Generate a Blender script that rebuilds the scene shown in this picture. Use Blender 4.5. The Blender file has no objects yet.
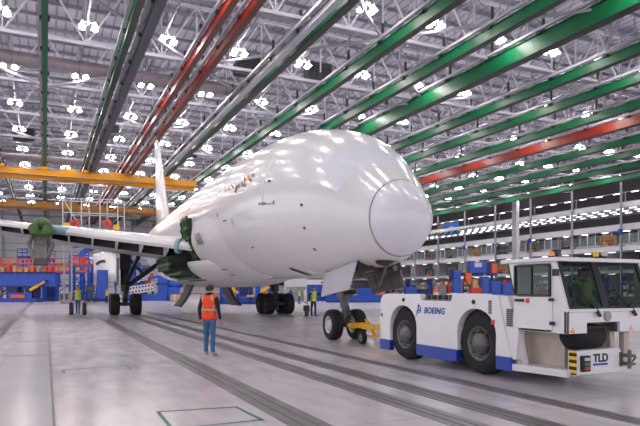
import bpy, bmesh, math, random
from mathutils import Vector, Matrix, Quaternion
from math import sin, cos, pi, radians as R
SC = bpy.context.scene
COL = SC.collection
random.seed(7)

# ------------------------------------------------------------------ camera, light, exposure
YAW = R(25.1)
F_PX, HORIZON, EYE = 586.0, 289.0, 1.65
cam_d = bpy.data.cameras.new('camera'); cam = bpy.data.objects.new('camera', cam_d); COL.objects.link(cam)
cam.location = (0, 0, EYE); cam.rotation_euler = (pi/2, 0, -YAW)
cam_d.sensor_width = 36.0; cam_d.lens = 36.0*F_PX/640.0
cam_d.shift_y = (HORIZON-213.0)/640.0
cam_d.clip_start = .1; cam_d.clip_end = 600
SC.camera = cam

W = bpy.data.worlds.new('daylight_fill'); SC.world = W; W.use_nodes = True      # ambient fill, added as daylight through the unbuilt rear and left sides
W.node_tree.nodes['Background'].inputs[0].default_value = (.97, .955, 1, 1)
W.node_tree.nodes['Background'].inputs[1].default_value = .95
LAMP_POWER = 48.0
TUBE_POWER = 3.5
SC.view_settings.view_transform = 'Standard'; SC.view_settings.look = 'None'
SC.view_settings.gamma = 1; SC.view_settings.use_curve_mapping = False
SC.view_settings.exposure = 0.82

# ------------------------------------------------------------------ helpers
def lin(c):
    c = c/255.0
    return c/12.92 if c <= .04045 else ((c+.055)/1.055)**2.4
def rgb(r, g, b): return (lin(r), lin(g), lin(b), 1)
M = {}
def mat(name, col, rough=.5, metal=0., coat=0., var=0., scale=3., bump=0., bscale=40., spec=.5):
    m = bpy.data.materials.new(name); m.use_nodes = True
    nt = m.node_tree; b = nt.nodes['Principled BSDF']
    c = rgb(*col)
    b.inputs['Base Color'].default_value = c; b.inputs['Roughness'].default_value = rough
    b.inputs['Metallic'].default_value = metal; b.inputs['Coat Weight'].default_value = coat
    b.inputs['Coat Roughness'].default_value = .08; b.inputs['Specular IOR Level'].default_value = spec
    tc = nt.nodes.new('ShaderNodeTexCoord')
    if var:
        n = nt.nodes.new('ShaderNodeTexNoise'); n.inputs['Scale'].default_value = scale; n.inputs['Detail'].default_value = 5
        rp = nt.nodes.new('ShaderNodeValToRGB')
        rp.color_ramp.elements[0].position = .3; rp.color_ramp.elements[1].position = .7
        rp.color_ramp.elements[0].color = tuple(max(0, x*(1-var)) for x in c[:3])+(1,)
        rp.color_ramp.elements[1].color = tuple(min(1, x*(1+var)) for x in c[:3])+(1,)
        nt.links.new(tc.outputs['Object'], n.inputs['Vector']); nt.links.new(n.outputs['Fac'], rp.inputs['Fac'])
        nt.links.new(rp.outputs['Color'], b.inputs['Base Color'])
    if bump:
        n2 = nt.nodes.new('ShaderNodeTexNoise'); n2.inputs['Scale'].default_value = bscale
        bp = nt.nodes.new('ShaderNodeBump'); bp.inputs['Strength'].default_value = bump
        nt.links.new(tc.outputs['Object'], n2.inputs['Vector']); nt.links.new(n2.outputs['Fac'], bp.inputs['Height'])
        nt.links.new(bp.outputs['Normal'], b.inputs['Normal'])
    M[name] = m
    return m
def emit(name, col, s):
    m = mat(name, col, .4); b = m.node_tree.nodes['Principled BSDF']
    b.inputs['Emission Color'].default_value = rgb(*col); b.inputs['Emission Strength'].default_value = s
    return m

mat('white_paint', (228, 224, 226), .24, coat=.35, var=.025, scale=.6)
mat('radome_paint', (226, 223, 231), .3, coat=.25, var=.02, scale=1.2)
mat('mask_film', (231, 231, 238), .18, coat=.5, var=.02, scale=2)
mat('fairing_paint', (222, 217, 219), .35, var=.03, scale=1.5)
mat('seam', (128, 125, 132), .5)
mat('seam_light', (243, 240, 242), .3)
mat('port_black', (28, 22, 24), .5)
mat('port_gray', (84, 74, 74), .5)
mat('decal_orange', (226, 150, 70), .5); mat('decal_yellow', (214, 190, 110), .5); mat('decal_red', (196, 96, 70), .5)
mat('decal_blue', (60, 130, 220), .5); mat('decal_green', (196, 206, 120), .5); mat('decal_gray', (120, 116, 120), .5)
mat('wing_gray', (176, 174, 180), .4, var=.05, scale=.8)
mat('wing_dark', (36, 44, 38), .6, var=.3, scale=3)
mat('rib_white', (214, 214, 212), .45)
mat('primer_green', (70, 104, 52), .55, var=.35, scale=4)
mat('primer_dark', (38, 48, 34), .6, var=.4, scale=5)
mat('cyan_seal', (150, 190, 196), .4)
mat('door_gray', (188, 186, 194), .35, var=.03)
mat('bay_metal', (112, 106, 104), .5, metal=.3, var=.25, scale=6)
mat('dark_panel', (74, 72, 74), .5, var=.12, scale=3)
mat('gear_metal', (92, 88, 88), .42, metal=.4, var=.2, scale=5)
mat('gear_dark', (52, 50, 52), .5, metal=.3, var=.2, scale=5)
mat('rubber', (24, 22, 24), .75, var=.25, scale=6, bump=.1)
mat('hub_white', (206, 204, 206), .4); mat('hub_gray', (108, 106, 106), .45, metal=.2, var=.15, scale=8)
mat('tug_white', (228, 224, 228), .28, coat=.3, var=.03, scale=1.5)
mat('tug_beige', (196, 184, 172), .6, var=.14, scale=4)
mat('tug_blue', (22, 56, 160), .35, coat=.2, var=.05)
mat('text_blue', (28, 70, 165), .4); mat('text_black', (16, 18, 26), .4)
mat('black_trim', (18, 18, 20), .45, var=.1)
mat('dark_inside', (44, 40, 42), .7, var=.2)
mat('hazard_yellow', (240, 190, 40), .45)
mat('amber', (250, 150, 20), .25, coat=.5); mat('lamp_red', (200, 36, 26), .3, coat=.4)
mat('yellow_paint', (238, 176, 20), .35, coat=.2, var=.06)
mat('crane_yellow', (222, 152, 16), .45, var=.08)
mat('crane_ochre', (176, 120, 36), .5, var=.1)
mat('rail_green', (0, 94, 54), .4, var=.12, scale=.7, spec=.35)
mat('rail_dark', (30, 40, 36), .5, var=.2)
mat('rail_red', (150, 34, 10), .42, coat=.0, var=.15, scale=.8)
mat('rail_brown', (80, 34, 26), .5, var=.2)
mat('steel_light', (162, 160, 171), .5, var=.05, scale=.5)
mat('steel_gray', (120, 119, 131), .5, var=.08, scale=.5)
mat('duct_brown', (150, 138, 146), .4, metal=.3, var=.12, scale=1)
mat('heater_gray', (74, 76, 84), .6, var=.1)
mat('lamp_body', (214, 214, 218), .4)
emit('lamp_glow', (255, 250, 246), LAMP_POWER)
emit('tube_glow', (245, 248, 255), TUBE_POWER)
mat('wall_white', (206, 204, 208), .55, var=.04, scale=.3)
mat('fascia_white', (222, 219, 226), .5, var=.04, scale=.3)
mat('room_beige', (150, 138, 128), .7, var=.25, scale=.25)
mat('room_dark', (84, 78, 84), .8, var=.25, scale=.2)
mat('room_glass', (120, 132, 134), .15, var=.25, scale=.6)
mat('eq_blue', (20, 72, 178), .4, coat=.15, var=.14, scale=1.2)
mat('eq_navy', (24, 44, 110), .5, var=.2, scale=1.2)
mat('eq_orange', (232, 98, 36), .45, var=.1)
mat('eq_red', (206, 52, 44), .45, var=.1)
mat('eq_gray', (150, 150, 152), .5, var=.15)
mat('eq_tan', (200, 160, 112), .6, var=.1)
mat('eq_green', (84, 112, 92), .6, var=.1)
mat('banner_blue', (24, 110, 206), .5, var=.12, scale=.5); mat('banner_white', (226, 228, 236), .5)
mat('paint_green', (64, 120, 92), .5); mat('paint_dark', (112, 112, 114), .5, var=.1)
mat('strip_dark', (116, 110, 114), .42, metal=.3, var=.22, scale=2)
mat('strip_steel', (130, 125, 130), .4, metal=.4, var=.2, scale=2)
mat('skin', (198, 146, 118), .55); mat('hair_brown', (66, 44, 34), .7); mat('hair_dark', (44, 34, 32), .7)
mat('vest_orange', (250, 72, 18), .6, var=.06, scale=8); mat('vest_lime', (206, 222, 40), .6, var=.08, scale=8)
mat('reflective', (196, 176, 150), .4)
mat('shirt_black', (26, 25, 28), .8); mat('jeans', (62, 100, 142), .8, var=.15, scale=8); mat('trousers_navy', (34, 42, 64), .8, var=.1)
mat('shirt_blue', (60, 90, 150), .8); mat('shoe_gray', (160, 158, 162), .6); mat('shoe_dark', (36, 34, 36), .6)

def glass(name, col, a):
    m = bpy.data.materials.new(name); m.use_nodes = True; nt = m.node_tree
    nt.nodes.remove(nt.nodes['Principled BSDF'])
    t = nt.nodes.new('ShaderNodeBsdfTransparent'); t.inputs[0].default_value = rgb(*col)
    g = nt.nodes.new('ShaderNodeBsdfGlossy'); g.inputs['Roughness'].default_value = .03
    fw = nt.nodes.new('ShaderNodeLayerWeight'); pw = nt.nodes.new('ShaderNodeMath'); pw.operation = 'POWER'; pw.inputs[1].default_value = 4
    nt.links.new(fw.outputs['Facing'], pw.inputs[0]); fr = nt.nodes.new('ShaderNodeMath'); fr.operation = 'MULTIPLY_ADD'; fr.inputs[1].default_value = .8; fr.inputs[2].default_value = a; nt.links.new(pw.outputs[0], fr.inputs[0])
    mx = nt.nodes.new('ShaderNodeMixShader')
    nt.links.new(fr.outputs[0], mx.inputs[0]); nt.links.new(t.outputs[0], mx.inputs[1]); nt.links.new(g.outputs[0], mx.inputs[2])
    nt.links.new(mx.outputs[0], nt.nodes['Material Output'].inputs[0]); M[name] = m
glass('cab_glass', (140, 166, 154), .05)

# floor: polished pale concrete with slab joints and wear
def floor_mat():
    m = mat('floor_concrete', (196, 190, 196), .28); nt = m.node_tree; b = nt.nodes['Principled BSDF']
    tc = nt.nodes.new('ShaderNodeTexCoord')
    n1 = nt.nodes.new('ShaderNodeTexNoise'); n1.inputs['Scale'].default_value = .35; n1.inputs['Detail'].default_value = 8
    mp = nt.nodes.new('ShaderNodeMapping'); mp.inputs['Scale'].default_value = (1.2, .35, 1)
    n2 = nt.nodes.new('ShaderNodeTexNoise'); n2.inputs['Scale'].default_value = 2.5; n2.inputs['Detail'].default_value = 6
    nt.links.new(tc.outputs['Object'], n1.inputs['Vector']); nt.links.new(tc.outputs['Object'], mp.inputs['Vector']); nt.links.new(mp.outputs[0], n2.inputs['Vector'])
    ad = nt.nodes.new('ShaderNodeMath'); ad.operation = 'ADD'
    nt.links.new(n1.outputs['Fac'], ad.inputs[0]); nt.links.new(n2.outputs['Fac'], ad.inputs[1])
    rp = nt.nodes.new('ShaderNodeValToRGB')
    rp.color_ramp.elements[0].position = .35; rp.color_ramp.elements[0].color = rgb(200, 192, 198)
    rp.color_ramp.elements[1].position = .65; rp.color_ramp.elements[1].color = rgb(222, 215, 221)
    hv = nt.nodes.new('ShaderNodeMath'); hv.operation = 'MULTIPLY'; hv.inputs[1].default_value = .5
    nt.links.new(ad.outputs[0], hv.inputs[0]); nt.links.new(hv.outputs[0], rp.inputs['Fac'])
    br = nt.nodes.new('ShaderNodeTexBrick'); br.offset = 0
    br.inputs['Scale'].default_value = 1; br.inputs['Brick Width'].default_value = 6.25; br.inputs['Row Height'].default_value = 6.25
    br.inputs['Mortar Size'].default_value = .012; br.inputs['Mortar Smooth'].default_value = .3
    br.inputs['Color1'].default_value = (1, 1, 1, 1); br.inputs['Color2'].default_value = (1, 1, 1, 1); br.inputs['Mortar'].default_value = (.72, .7, .71, 1)
    nt.links.new(tc.outputs['Object'], br.inputs['Vector'])
    mx = nt.nodes.new('ShaderNodeMix'); mx.data_type = 'RGBA'; mx.blend_type = 'MULTIPLY'; mx.inputs['Factor'].default_value = 1
    nt.links.new(rp.outputs[0], mx.inputs[6]); nt.links.new(br.outputs['Color'], mx.inputs[7])
    nt.links.new(mx.outputs[2], b.inputs['Base Color'])
    r2 = nt.nodes.new('ShaderNodeMapRange'); r2.inputs[3].default_value = .14; r2.inputs[4].default_value = .28
    nt.links.new(n2.outputs['Fac'], r2.inputs[0]); nt.links.new(r2.outputs[0], b.inputs['Roughness'])
floor_mat()
mat('walk_strip', (206, 201, 208), .22, var=.03, scale=.8)

def stripes(name, c1, c2, axis, period, frac, rough=.6):
    m = mat(name, c1, rough); nt = m.node_tree; b = nt.nodes['Principled BSDF']
    tc = nt.nodes.new('ShaderNodeTexCoord'); sx = nt.nodes.new('ShaderNodeSeparateXYZ'); nt.links.new(tc.outputs['Object'], sx.inputs[0])
    d = nt.nodes.new('ShaderNodeMath'); d.operation = 'DIVIDE'; d.inputs[1].default_value = period; nt.links.new(sx.outputs[axis], d.inputs[0])
    f = nt.nodes.new('ShaderNodeMath'); f.operation = 'FRACT'; nt.links.new(d.outputs[0], f.inputs[0])
    g = nt.nodes.new('ShaderNodeMath'); g.operation = 'LESS_THAN'; g.inputs[1].default_value = frac; nt.links.new(f.outputs[0], g.inputs[0])
    mx = nt.nodes.new('ShaderNodeMix'); mx.data_type = 'RGBA'
    mx.inputs[6].default_value = rgb(*c1); mx.inputs[7].default_value = rgb(*c2)
    nt.links.new(g.outputs[0], mx.inputs[0]); nt.links.new(mx.outputs[2], b.inputs['Base Color'])
stripes('deck_metal', (140, 137, 152), (100, 97, 111), 0, .9, .22)
stripes('wall_clad', (206, 205, 210), (150, 149, 156), 2, 2.2, .12)
stripes('hazard', (240, 190, 40), (20, 20, 20), 2, .11, .5)

class MB:
    def __init__(s): s.v = []; s.f = []; s.mi = []; s.sm = []; s.mats = []
    def m(s, name):
        if name not in s.mats: s.mats.append(name)
        return s.mats.index(name)
    def add(s, vs, fs, mat, smooth=False):
        o = len(s.v); k = s.m(mat); s.v += [tuple(v) for v in vs]
        for f in fs: s.f.append([i+o for i in f]); s.mi.append(k); s.sm.append(smooth)
    def box(s, lo, hi, mat, mtx=None):
        x0, y0, z0 = lo; x1, y1, z1 = hi
        vs = [Vector(p) for p in ((x0,y0,z0),(x1,y0,z0),(x1,y1,z0),(x0,y1,z0),(x0,y0,z1),(x1,y0,z1),(x1,y1,z1),(x0,y1,z1))]
        if mtx is not None: vs = [mtx @ v for v in vs]
        s.add(vs, [(0,3,2,1),(4,5,6,7),(0,1,5,4),(1,2,6,5),(2,3,7,6),(3,0,4,7)], mat)
    def bar(s, p, q, w, h, mat, up=(0,0,1)):       # rectangular bar from p to q
        p, q = Vector(p), Vector(q); d = (q-p).normalized(); u = Vector(up)
        if abs(d.dot(u)) > .98: u = Vector((1,0,0))
        r = d.cross(u).normalized(); u = r.cross(d)
        vs = []
        for c in (p, q):
            for a, b in ((-1,-1),(1,-1),(1,1),(-1,1)): vs.append(c+r*a*w/2+u*b*h/2)
        s.add(vs, [(3,2,1,0),(4,5,6,7),(0,1,5,4),(1,2,6,5),(2,3,7,6),(3,0,4,7)], mat)
    def cyl(s, p, q, r0, mat, r1=None, n=16, smooth=True, caps=True):
        p, q = Vector(p), Vector(q); r1 = r0 if r1 is None else r1
        d = (q-p).normalized(); u = Vector((0,0,1)) if abs(d.z) < .9 else Vector((1,0,0))
        a = d.cross(u).normalized(); b = d.cross(a)
        vs = [p+(a*cos(2*pi*i/n)+b*sin(2*pi*i/n))*r0 for i in range(n)]+[q+(a*cos(2*pi*i/n)+b*sin(2*pi*i/n))*r1 for i in range(n)]
        s.add(vs, [(i,n+i,n+(i+1)%n,(i+1)%n) for i in range(n)], mat, smooth)
        if caps: s.add(vs, [tuple(range(n)), tuple(range(2*n-1,n-1,-1))], mat)
    def tube(s, pts, r, mat, n=8):
        for a, b in zip(pts[:-1], pts[1:]): s.cyl(a, b, r, mat, n=n)
    def lathe(s, prof, mat, o=(0,0,0), ax=(0,0,1), n=24, smooth=True):   # prof: (radius, along)
        o = Vector(o); d = Vector(ax).normalized(); u = Vector((0,0,1)) if abs(d.z) < .9 else Vector((1,0,0))
        a = d.cross(u).normalized(); b = d.cross(a); vs = []; fs = []
        for r, t in prof:
            for i in range(n): vs.append(o+d*t+(a*cos(2*pi*i/n)+b*sin(2*pi*i/n))*r)
        for j in range(len(prof)-1):
            for i in range(n): fs.append((j*n+i, (j+1)*n+i, (j+1)*n+(i+1)%n, j*n+(i+1)%n))
        s.add(vs, fs, mat, smooth)
    def prism(s, poly, o, ex, ey, ez, mat):         # poly in (ex,ey), extruded by vector ez
        o, ex, ey, ez = Vector(o), Vector(ex), Vector(ey), Vector(ez); n = len(poly)
        vs = [o+ex*p[0]+ey*p[1] for p in poly]; vs += [v+ez for v in vs]
        s.add(vs, [tuple(range(n)), tuple(range(2*n-1,n-1,-1))]+[(i,n+i,n+(i+1)%n,(i+1)%n) for i in range(n)], mat)
    def grid(s, rows, mat, smooth=True, close=False):
        n = len(rows[0]); vs = [p for r in rows for p in r]; fs = []
        for j in range(len(rows)-1):
            for i in range(n if close else n-1): fs.append((j*n+i, j*n+(i+1)%n, (j+1)*n+(i+1)%n, (j+1)*n+i))
        s.add(vs, fs, mat, smooth)
    def sphere(s, c, r, mat, n=14, sc=(1,1,1)):
        c = Vector(c); rows = []
        for j in range(n//2+1):
            t = pi*j/(n//2)
            rows.append([c+Vector((r*sc[0]*sin(t)*cos(2*pi*i/n), r*sc[1]*sin(t)*sin(2*pi*i/n), r*sc[2]*cos(t))) for i in range(n)])
        s.grid(rows, mat, True, True)
    def build(s, name, parent=None, bevel=0, loc=None, solid=0, fix=True):
        me = bpy.data.meshes.new(name); me.from_pydata(s.v, [], s.f)
        for k in s.mats: me.materials.append(M[k])
        me.polygons.foreach_set('material_index', s.mi); me.polygons.foreach_set('use_smooth', s.sm)
        if fix:
            bm = bmesh.new(); bm.from_mesh(me); bmesh.ops.recalc_face_normals(bm, faces=bm.faces); bm.to_mesh(me); bm.free()
        me.update()
        o = bpy.data.objects.new(name, me); COL.objects.link(o)
        if parent is not None: o.parent = parent
        if loc is not None: o.location = loc
        if bevel:
            b = o.modifiers.new('bevel', 'BEVEL'); b.width = bevel; b.segments = 2; b.limit_method = 'ANGLE'; b.angle_limit = R(40)
        if solid:
            b = o.modifiers.new('solid', 'SOLIDIFY'); b.thickness = solid; b.offset = 0
        return o
def tag(o, label=None, cat=None, group=None, kind=None):
    if label: o['label'] = label
    if cat: o['category'] = cat
    if group: o['group'] = group
    if kind: o['kind'] = kind
    return o
def thing(name, label, cat, loc=(0,0,0), rz=0, group=None):
    o = bpy.data.objects.new(name, None); COL.objects.link(o); o.location = loc; o.rotation_euler = (0,0,rz)
    o.empty_display_size = .2
    return tag(o, label, cat, group)
def copy_tree(o, parent=None):
    c = o.copy(); COL.objects.link(c)
    if parent is not None: c.parent = parent
    for ch in list(o.children): copy_tree(ch, c)
    return c
def struct(mb, name, label=None, bevel=0):
    o = mb.build(name, None, bevel); o['kind'] = 'structure'
    if label: o['label'] = label
    return o
def at(px, zc, z=0):                                # the point of the hall seen in column px at depth zc
    xc = (px-320.0)/F_PX*zc
    return Vector((xc*cos(YAW)+zc*sin(YAW), -xc*sin(YAW)+zc*cos(YAW), z))
def seen(p):
    zc = p[0]*sin(YAW)+p[1]*cos(YAW)
    if zc < 1: return False
    x = 320+F_PX*(p[0]*cos(YAW)-p[1]*sin(YAW))/zc; y = HORIZON-F_PX*(p[2]-EYE)/zc
    return -8 < x < 648 and -8 < y < 434
ORD = 'first second third fourth fifth sixth seventh eighth ninth tenth eleventh twelfth thirteenth fourteenth fifteenth sixteenth seventeenth eighteenth nineteenth twentieth'.split()

# ------------------------------------------------------------------ the hall
XL, XR, Y0, Y1 = -62.0, 104.0, -45.0, 200.0
ZC = 29.0
b = MB(); b.box((XL, Y0, -.4), (XR+20, Y1+1, 0), 'floor_concrete'); struct(b, 'floor')
b = MB(); b.box((XL, Y0, ZC), (XR+20, Y1+1, ZC+.5), 'deck_metal')
y = -20.0
while y < Y1:
    b.box((XL, y-.07, ZC-.35), (XR+20, y+.07, ZC), 'steel_gray'); y += 3.125
struct(b, 'ceiling')
b = MB(); b.box((XL, Y1, 0), (XR+20, Y1+.5, ZC), 'wall_clad')
for i in range(14): b.box((XL+12.5*i, Y1-.5, 0), (XL+12.5*i+.5, Y1, ZC), 'steel_light')
b.box((XL, Y1-.2, 17.5), (XR, Y1, 18.6), 'fascia_white'); b.box((XL, Y1-.15, 9.0), (XR, Y1, 9.5), 'steel_gray')
struct(b, 'wall_back')

# floor strips running the length of the hall
def strip(x0, x1, m, label, ya=-8, yb=150, h=.006):
    b = MB(); b.box((x0, ya, 0), (x1, yb, h), m)
    w = x1-x0
    if w > .2 and m != 'walk_strip':
        b.box((x0+w*.3, ya, h), (x0+w*.36, yb, h+.003), 'gear_metal'); b.box((x0+w*.64, ya, h), (x0+w*.7, yb, h+.003), 'gear_metal')
    struct(b, 'trim_1', label)
strip(-.83, .08, 'walk_strip', 'smooth pale walkway strip in the floor at far left', -8, 46, .004)
strip(.08, .11, 'paint_dark', 'thin dark joint beside the walkway strip', -8, 46)
strip(-1.75, -1.35, 'strip_dark', 'dark steel floor strip leftmost of all')
strip(2.66, 3.14, 'strip_dark', 'dark steel floor strip passing left of the orange vest')
strip(4.42, 4.86, 'strip_steel', 'steel floor strip passing behind the orange vest, nearer one')
strip(5.26, 5.7, 'strip_dark', 'dark floor strip second from the tow tractor')
strip(6.5, 6.86, 'strip_steel', 'floor strip running just beside the tow tractor')
for yy in (20.5, 16.2):
    b = MB(); b.box((-.83, yy, .004), (.08, yy+.12, .007), 'paint_dark'); struct(b, 'trim_2', 'dark cross line over the walkway strip')
def floor_poly(pts, w, m, label):
    b = MB()
    for p, q in pts:
        d = (Vector(q)-Vector(p)).normalized(); n = Vector((-d.y, d.x))*w/2; d = d*w/2
        p, q = Vector(p)-d, Vector(q)+d
        b.add([(p.x+n.x,p.y+n.y,.004),(q.x+n.x,q.y+n.y,.004),(q.x-n.x,q.y-n.y,.004),(p.x-n.x,p.y-n.y,.004)], [(0,1,2,3)], m)
    struct(b, 'trim_3', label)
def fp(px, py):
    return at(px, F_PX*EYE/(py-HORIZON)).xy
A, B_, C_, D_ = fp(158, 412), fp(236, 407), fp(262, 420), fp(172, 429)
floor_poly([(A, B_), (B_, C_), (C_, D_), (D_, A)], .05, 'paint_green', 'green painted rectangle on the floor in the foreground')
A, B_, C_, D_ = fp(63, 370), fp(127, 366), fp(131, 369.5), fp(64, 373.5)
floor_poly([(A, B_), (A, D_), (B_, C_)], .06, 'paint_green', 'open green floor bracket left of the long steel strip')
A, B_, C_ = fp(134, 365), fp(175, 363), fp(139, 369)
floor_poly([(A, B_), (A, C_)], .06, 'paint_dark', 'grey floor bracket beside the green one')

# roof trusses
def truss(p, q, zb, zt, n, wc, ww, label, m1='steel_light', m2='steel_light'):
    p, q = Vector(p), Vector(q); b = MB()
    up = lambda v, z: Vector((v.x, v.y, z))
    b.bar(up(p, zb), up(q, zb), wc, wc, m1); b.bar(up(p, zt), up(q, zt), wc, wc, m1)
    for i in range(n):
        a, c = p.lerp(q, i/n), p.lerp(q, (i+1)/n)
        if i % 2 == 0: b.bar(up(a, zt), up(c, zb), ww, ww, m2)
        else: b.bar(up(a, zb), up(c, zt), ww, ww, m2)
        b.bar(up(a, zb), up(a, zt), ww*.8, ww*.8, m2)
    o = struct(b, 'ceiling_beam', label); return o
TY = [17.9+12.5*i for i in range(15)]
for i, y in enumerate(TY):
    truss((-39, y, 0), (XR, y, 0), 23.2, 28.4, 44, .28, .15, 'roof truss across the hall')
LX = [-16.25+6.5*i for i in range(19)]
for x in LX[1:]:
    truss((x, 5, 0), (x, 196, 0), 24.6, 28.3, 61, .14, .085, 'light roof truss along the hall', 'steel_gray', 'steel_gray')
# diagonal wind bracing between the trusses, in plan
for i, y in enumerate(TY[1:-1]):
    b = MB()
    for k in range(-3, 8):
        x = 13*k; s = 1 if (k+i) % 2 else -1
        b.bar((x, y+(0 if s > 0 else 12.5), 22.92), (x+13, y+(12.5 if s > 0 else 0), 22.92), .2, .2, 'steel_light')
    struct(b, 'ceiling_beam', 'diagonal roof bracing')

# mezzanine along the right side
LEV = [(4.85, 5.5), (9.3, 10.4), (13.35, 14.65), (17.9, 19.0)]
for k, (za, zb) in enumerate(LEV):
    b = MB(); b.box((XR, 40, za), (XR+.25, 199.5, zb), 'fascia_white'); b.box((XR+.25, 40, za), (XR+14, 199.5, za+.3), 'wall_white')
    b.box((XR-.06, 40, zb-.12), (XR, 199.5, zb), 'steel_light')
    struct(b, 'trim_4', ORD[k]+' mezzanine floor edge from the ground on the right side')
b = MB(); b.box((XR+13, 40, 0), (XR+13.4, 199.9, 14), 'room_beige'); b.box((XR+13, 40, 14), (XR+13.4, 199.9, ZC), 'room_dark')
struct(b, 'wall_right')
for i in range(9):
    y = 68.2+12*i
    b = MB(); b.box((XR-.45, y-.14, 0), (XR-.08, y+.14, 23), 'steel_light')
    b.box((XR-.6, y-.3, 0), (XR-.0, y+.3, .4), 'steel_gray')
    struct(b, 'column', 'thin mezzanine post')
b = MB(); b.box((99.2, 104.3, 0), (100.3, 105.5, 23), 'steel_light'); b.box((99.35, 104.2, 0), (100.15, 104.3, 23), 'fascia_white')
b.box((98.9, 104.0, 0), (100.6, 105.8, .8), 'steel_gray'); struct(b, 'column', 'thick white column left of the tractor cab')
for i in range(10):                                  # partition fins and glazed room fronts
    y = 62+12*i
    b = MB()
    for za, zb in ((10.4, 13.35), (5.5, 9.3), (0, 4.85)):
        b.box((XR+2.2, y, za), (XR+13, y+.15, zb), 'wall_white')
    struct(b, 'partition', 'partition wall between mezzanine rooms')
    b = MB()
    for j in range(6):
        b.box((XR+2.0, y+.2+2*j, 10.9), (XR+2.06, y+1.95+2*j, 12.9), 'room_glass')
        b.box((XR+1.95, y+1.95+2*j, 10.4), (XR+2.1, y+2.2+2*j, 13.35), 'fascia_white')
    b.box((XR+1.95, y, 10.4), (XR+2.1, y+12, 10.9), 'fascia_white')
    struct(b, 'window_1', 'glazed room fronts on the third mezzanine level')
    b = MB()
    for zz in (10.95, 11.4): b.bar((XR+.1, y, zz), (XR+.1, y+12, zz), .05, .05, 'steel_light')
    for j in range(6): b.bar((XR+.1, y+2*j, 10.4), (XR+.1, y+2*j, 11.4), .05, .05, 'steel_light')
    for zz in (6.0, 6.5): b.bar((XR+.1, y, zz), (XR+.1, y+12, zz), .05, .05, 'steel_light')
    for j in range(6): b.bar((XR+.1, y+2*j, 5.5), (XR+.1, y+2*j, 6.5), .05, .05, 'steel_light')
    struct(b, 'trim_5', 'mezzanine guard rails')
# ceiling of the next bay, seen above the fourth floor edge
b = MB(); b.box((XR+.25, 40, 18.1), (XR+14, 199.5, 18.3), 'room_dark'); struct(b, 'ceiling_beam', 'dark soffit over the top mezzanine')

# ------------------------------------------------------------------ high bay lamps
def lane_name(k):                                    # LX index -> between which rails it hangs
    return ['far left of the green rails', 'left of the leftmost green rail', 'just left of the thin green rail', 'right of the thin green rail',
            'just left of the red rail pair', 'just right of the red rail pair', 'past the first wide green rail', 'past the second wide green rail', 'past the third wide green rail',
            'right of the deep green rail', 'second right of the deep green rail', 'third right of the deep green rail', 'just left of the single red rail',
            'just right of the single red rail', 'second right of the single red rail', 'third right of the single red rail', 'fourth right of the single red rail',
            'near the mezzanine', 'beside the mezzanine'][k]
hb = MB()
hb.bar((-.62, 0, .46), (.62, 0, .46), .1, .08, 'lamp_body'); hb.bar((0, -.42, .46), (0, .42, .46), .1, .08, 'lamp_body')
hb.cyl((0, 0, .46), (0, 0, 1.1), .03, 'lamp_body', n=6)
glow_spots = [(-.5, -.24), (.5, -.24), (-.5, .24), (.5, .24)]
for x, y in glow_spots: hb.cyl((x, y, .2), (x, y, .5), .1, 'lamp_body', n=8)
gl = MB(); gl.lathe([(.001, .2), (.11, .2), (.28, .02), (.25, -.03), (.001, -.05)], 'lamp_glow', n=10)
lamp0 = thing('high_bay_lamp', '', 'lamp', (0,0,0), 0, 'white high bay lamp clusters under the roof')
hb.build('housing', lamp0)
g0 = gl.build('reflector', lamp0, loc=(glow_spots[0][0], glow_spots[0][1], 0))
for x, y in glow_spots[1:]:
    g = g0.copy(); COL.objects.link(g); g.parent = lamp0; g.location = (x, y, 0)
first = True
for k, x in enumerate(LX):
    n = 0
    for j in range(-2, 12):
        y = 39.9+12.5*j
        if y > 170: continue
        vis = seen((x, y, 23.4))
        if not vis and (j > 4 or x > 50): continue
        o = lamp0 if first else copy_tree(lamp0); first = False
        o.location = (x, y, 23.4)
        if vis:
            n += 1
            o['label'] = 'lamp %s, %s of its row from the front' % (lane_name(k), ORD[n-1])
        else: o['label'] = 'white lamp cluster beyond the picture edge, row %s' % lane_name(k)

# ------------------------------------------------------------------ overhead crane rails
def crane_rail(x, w, h, m1, m2, label, name='crane_rail', ya=9, yb=193, grp='overhead crane rails', zb=21.65, hang=True, track=True, us=.5):
    t = thing(name, label, 'rail', (x, 0, 0), 0, grp)
    b = MB()
    b.box((-.04, ya, zb), (.04, yb, zb+h), m1); b.box((-w/2, ya, zb+h-.05), (w/2, yb, zb+h), m1)
    b.box((-w/2, ya, zb), (w/2, yb, zb+.06), m1)
    for s in (-1, 1): b.box((s*w*.28-.03, ya, zb+.06), (s*w*.28+.03, yb, zb+h-.05), m1)
    b.build('beam', t)
    b = MB(); b.box((-w*us, ya, zb-.05), (w*us, yb, zb), m2); b.build('bottom_strip', t)  # flat strip across the full underside, darker than the beam on most rails
    if track:
        b = MB(); b.box((-w/2-.28, ya, zb+h+.1), (-w/2-.02, yb, zb+h+.32), 'steel_light'); b.build('conduit', t)
    if hang:
        h0 = None
        for i, y in enumerate(TY):
            for yy in (y, y+6.25):
                if not seen((x, yy, zb+h)): continue
                if h0 is None:
                    b = MB(); b.box((-.1, -.08, 0), (.1, .08, 1.7), 'rail_dark'); b.box((-w/2-.14, -.2, -.12), (w/2+.14, .2, .16), 'rail_dark')
                    h0 = o = b.build('hanger', t)
                else:
                    o = h0.copy(); COL.objects.link(o); o.parent = t
                o.location = (0, yy, zb+h)
    return t
G = ('rail_green', 'rail_dark')
crane_rail(-6.4, .35, .6, 'rail_dark', 'rail_green', 'dark thin crane rail at the upper left edge, leftmost of all')
crane_rail(-.05, .46, .55, 'rail_green', 'rail_green', 'thin green crane rail running straight up at the left')
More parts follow.
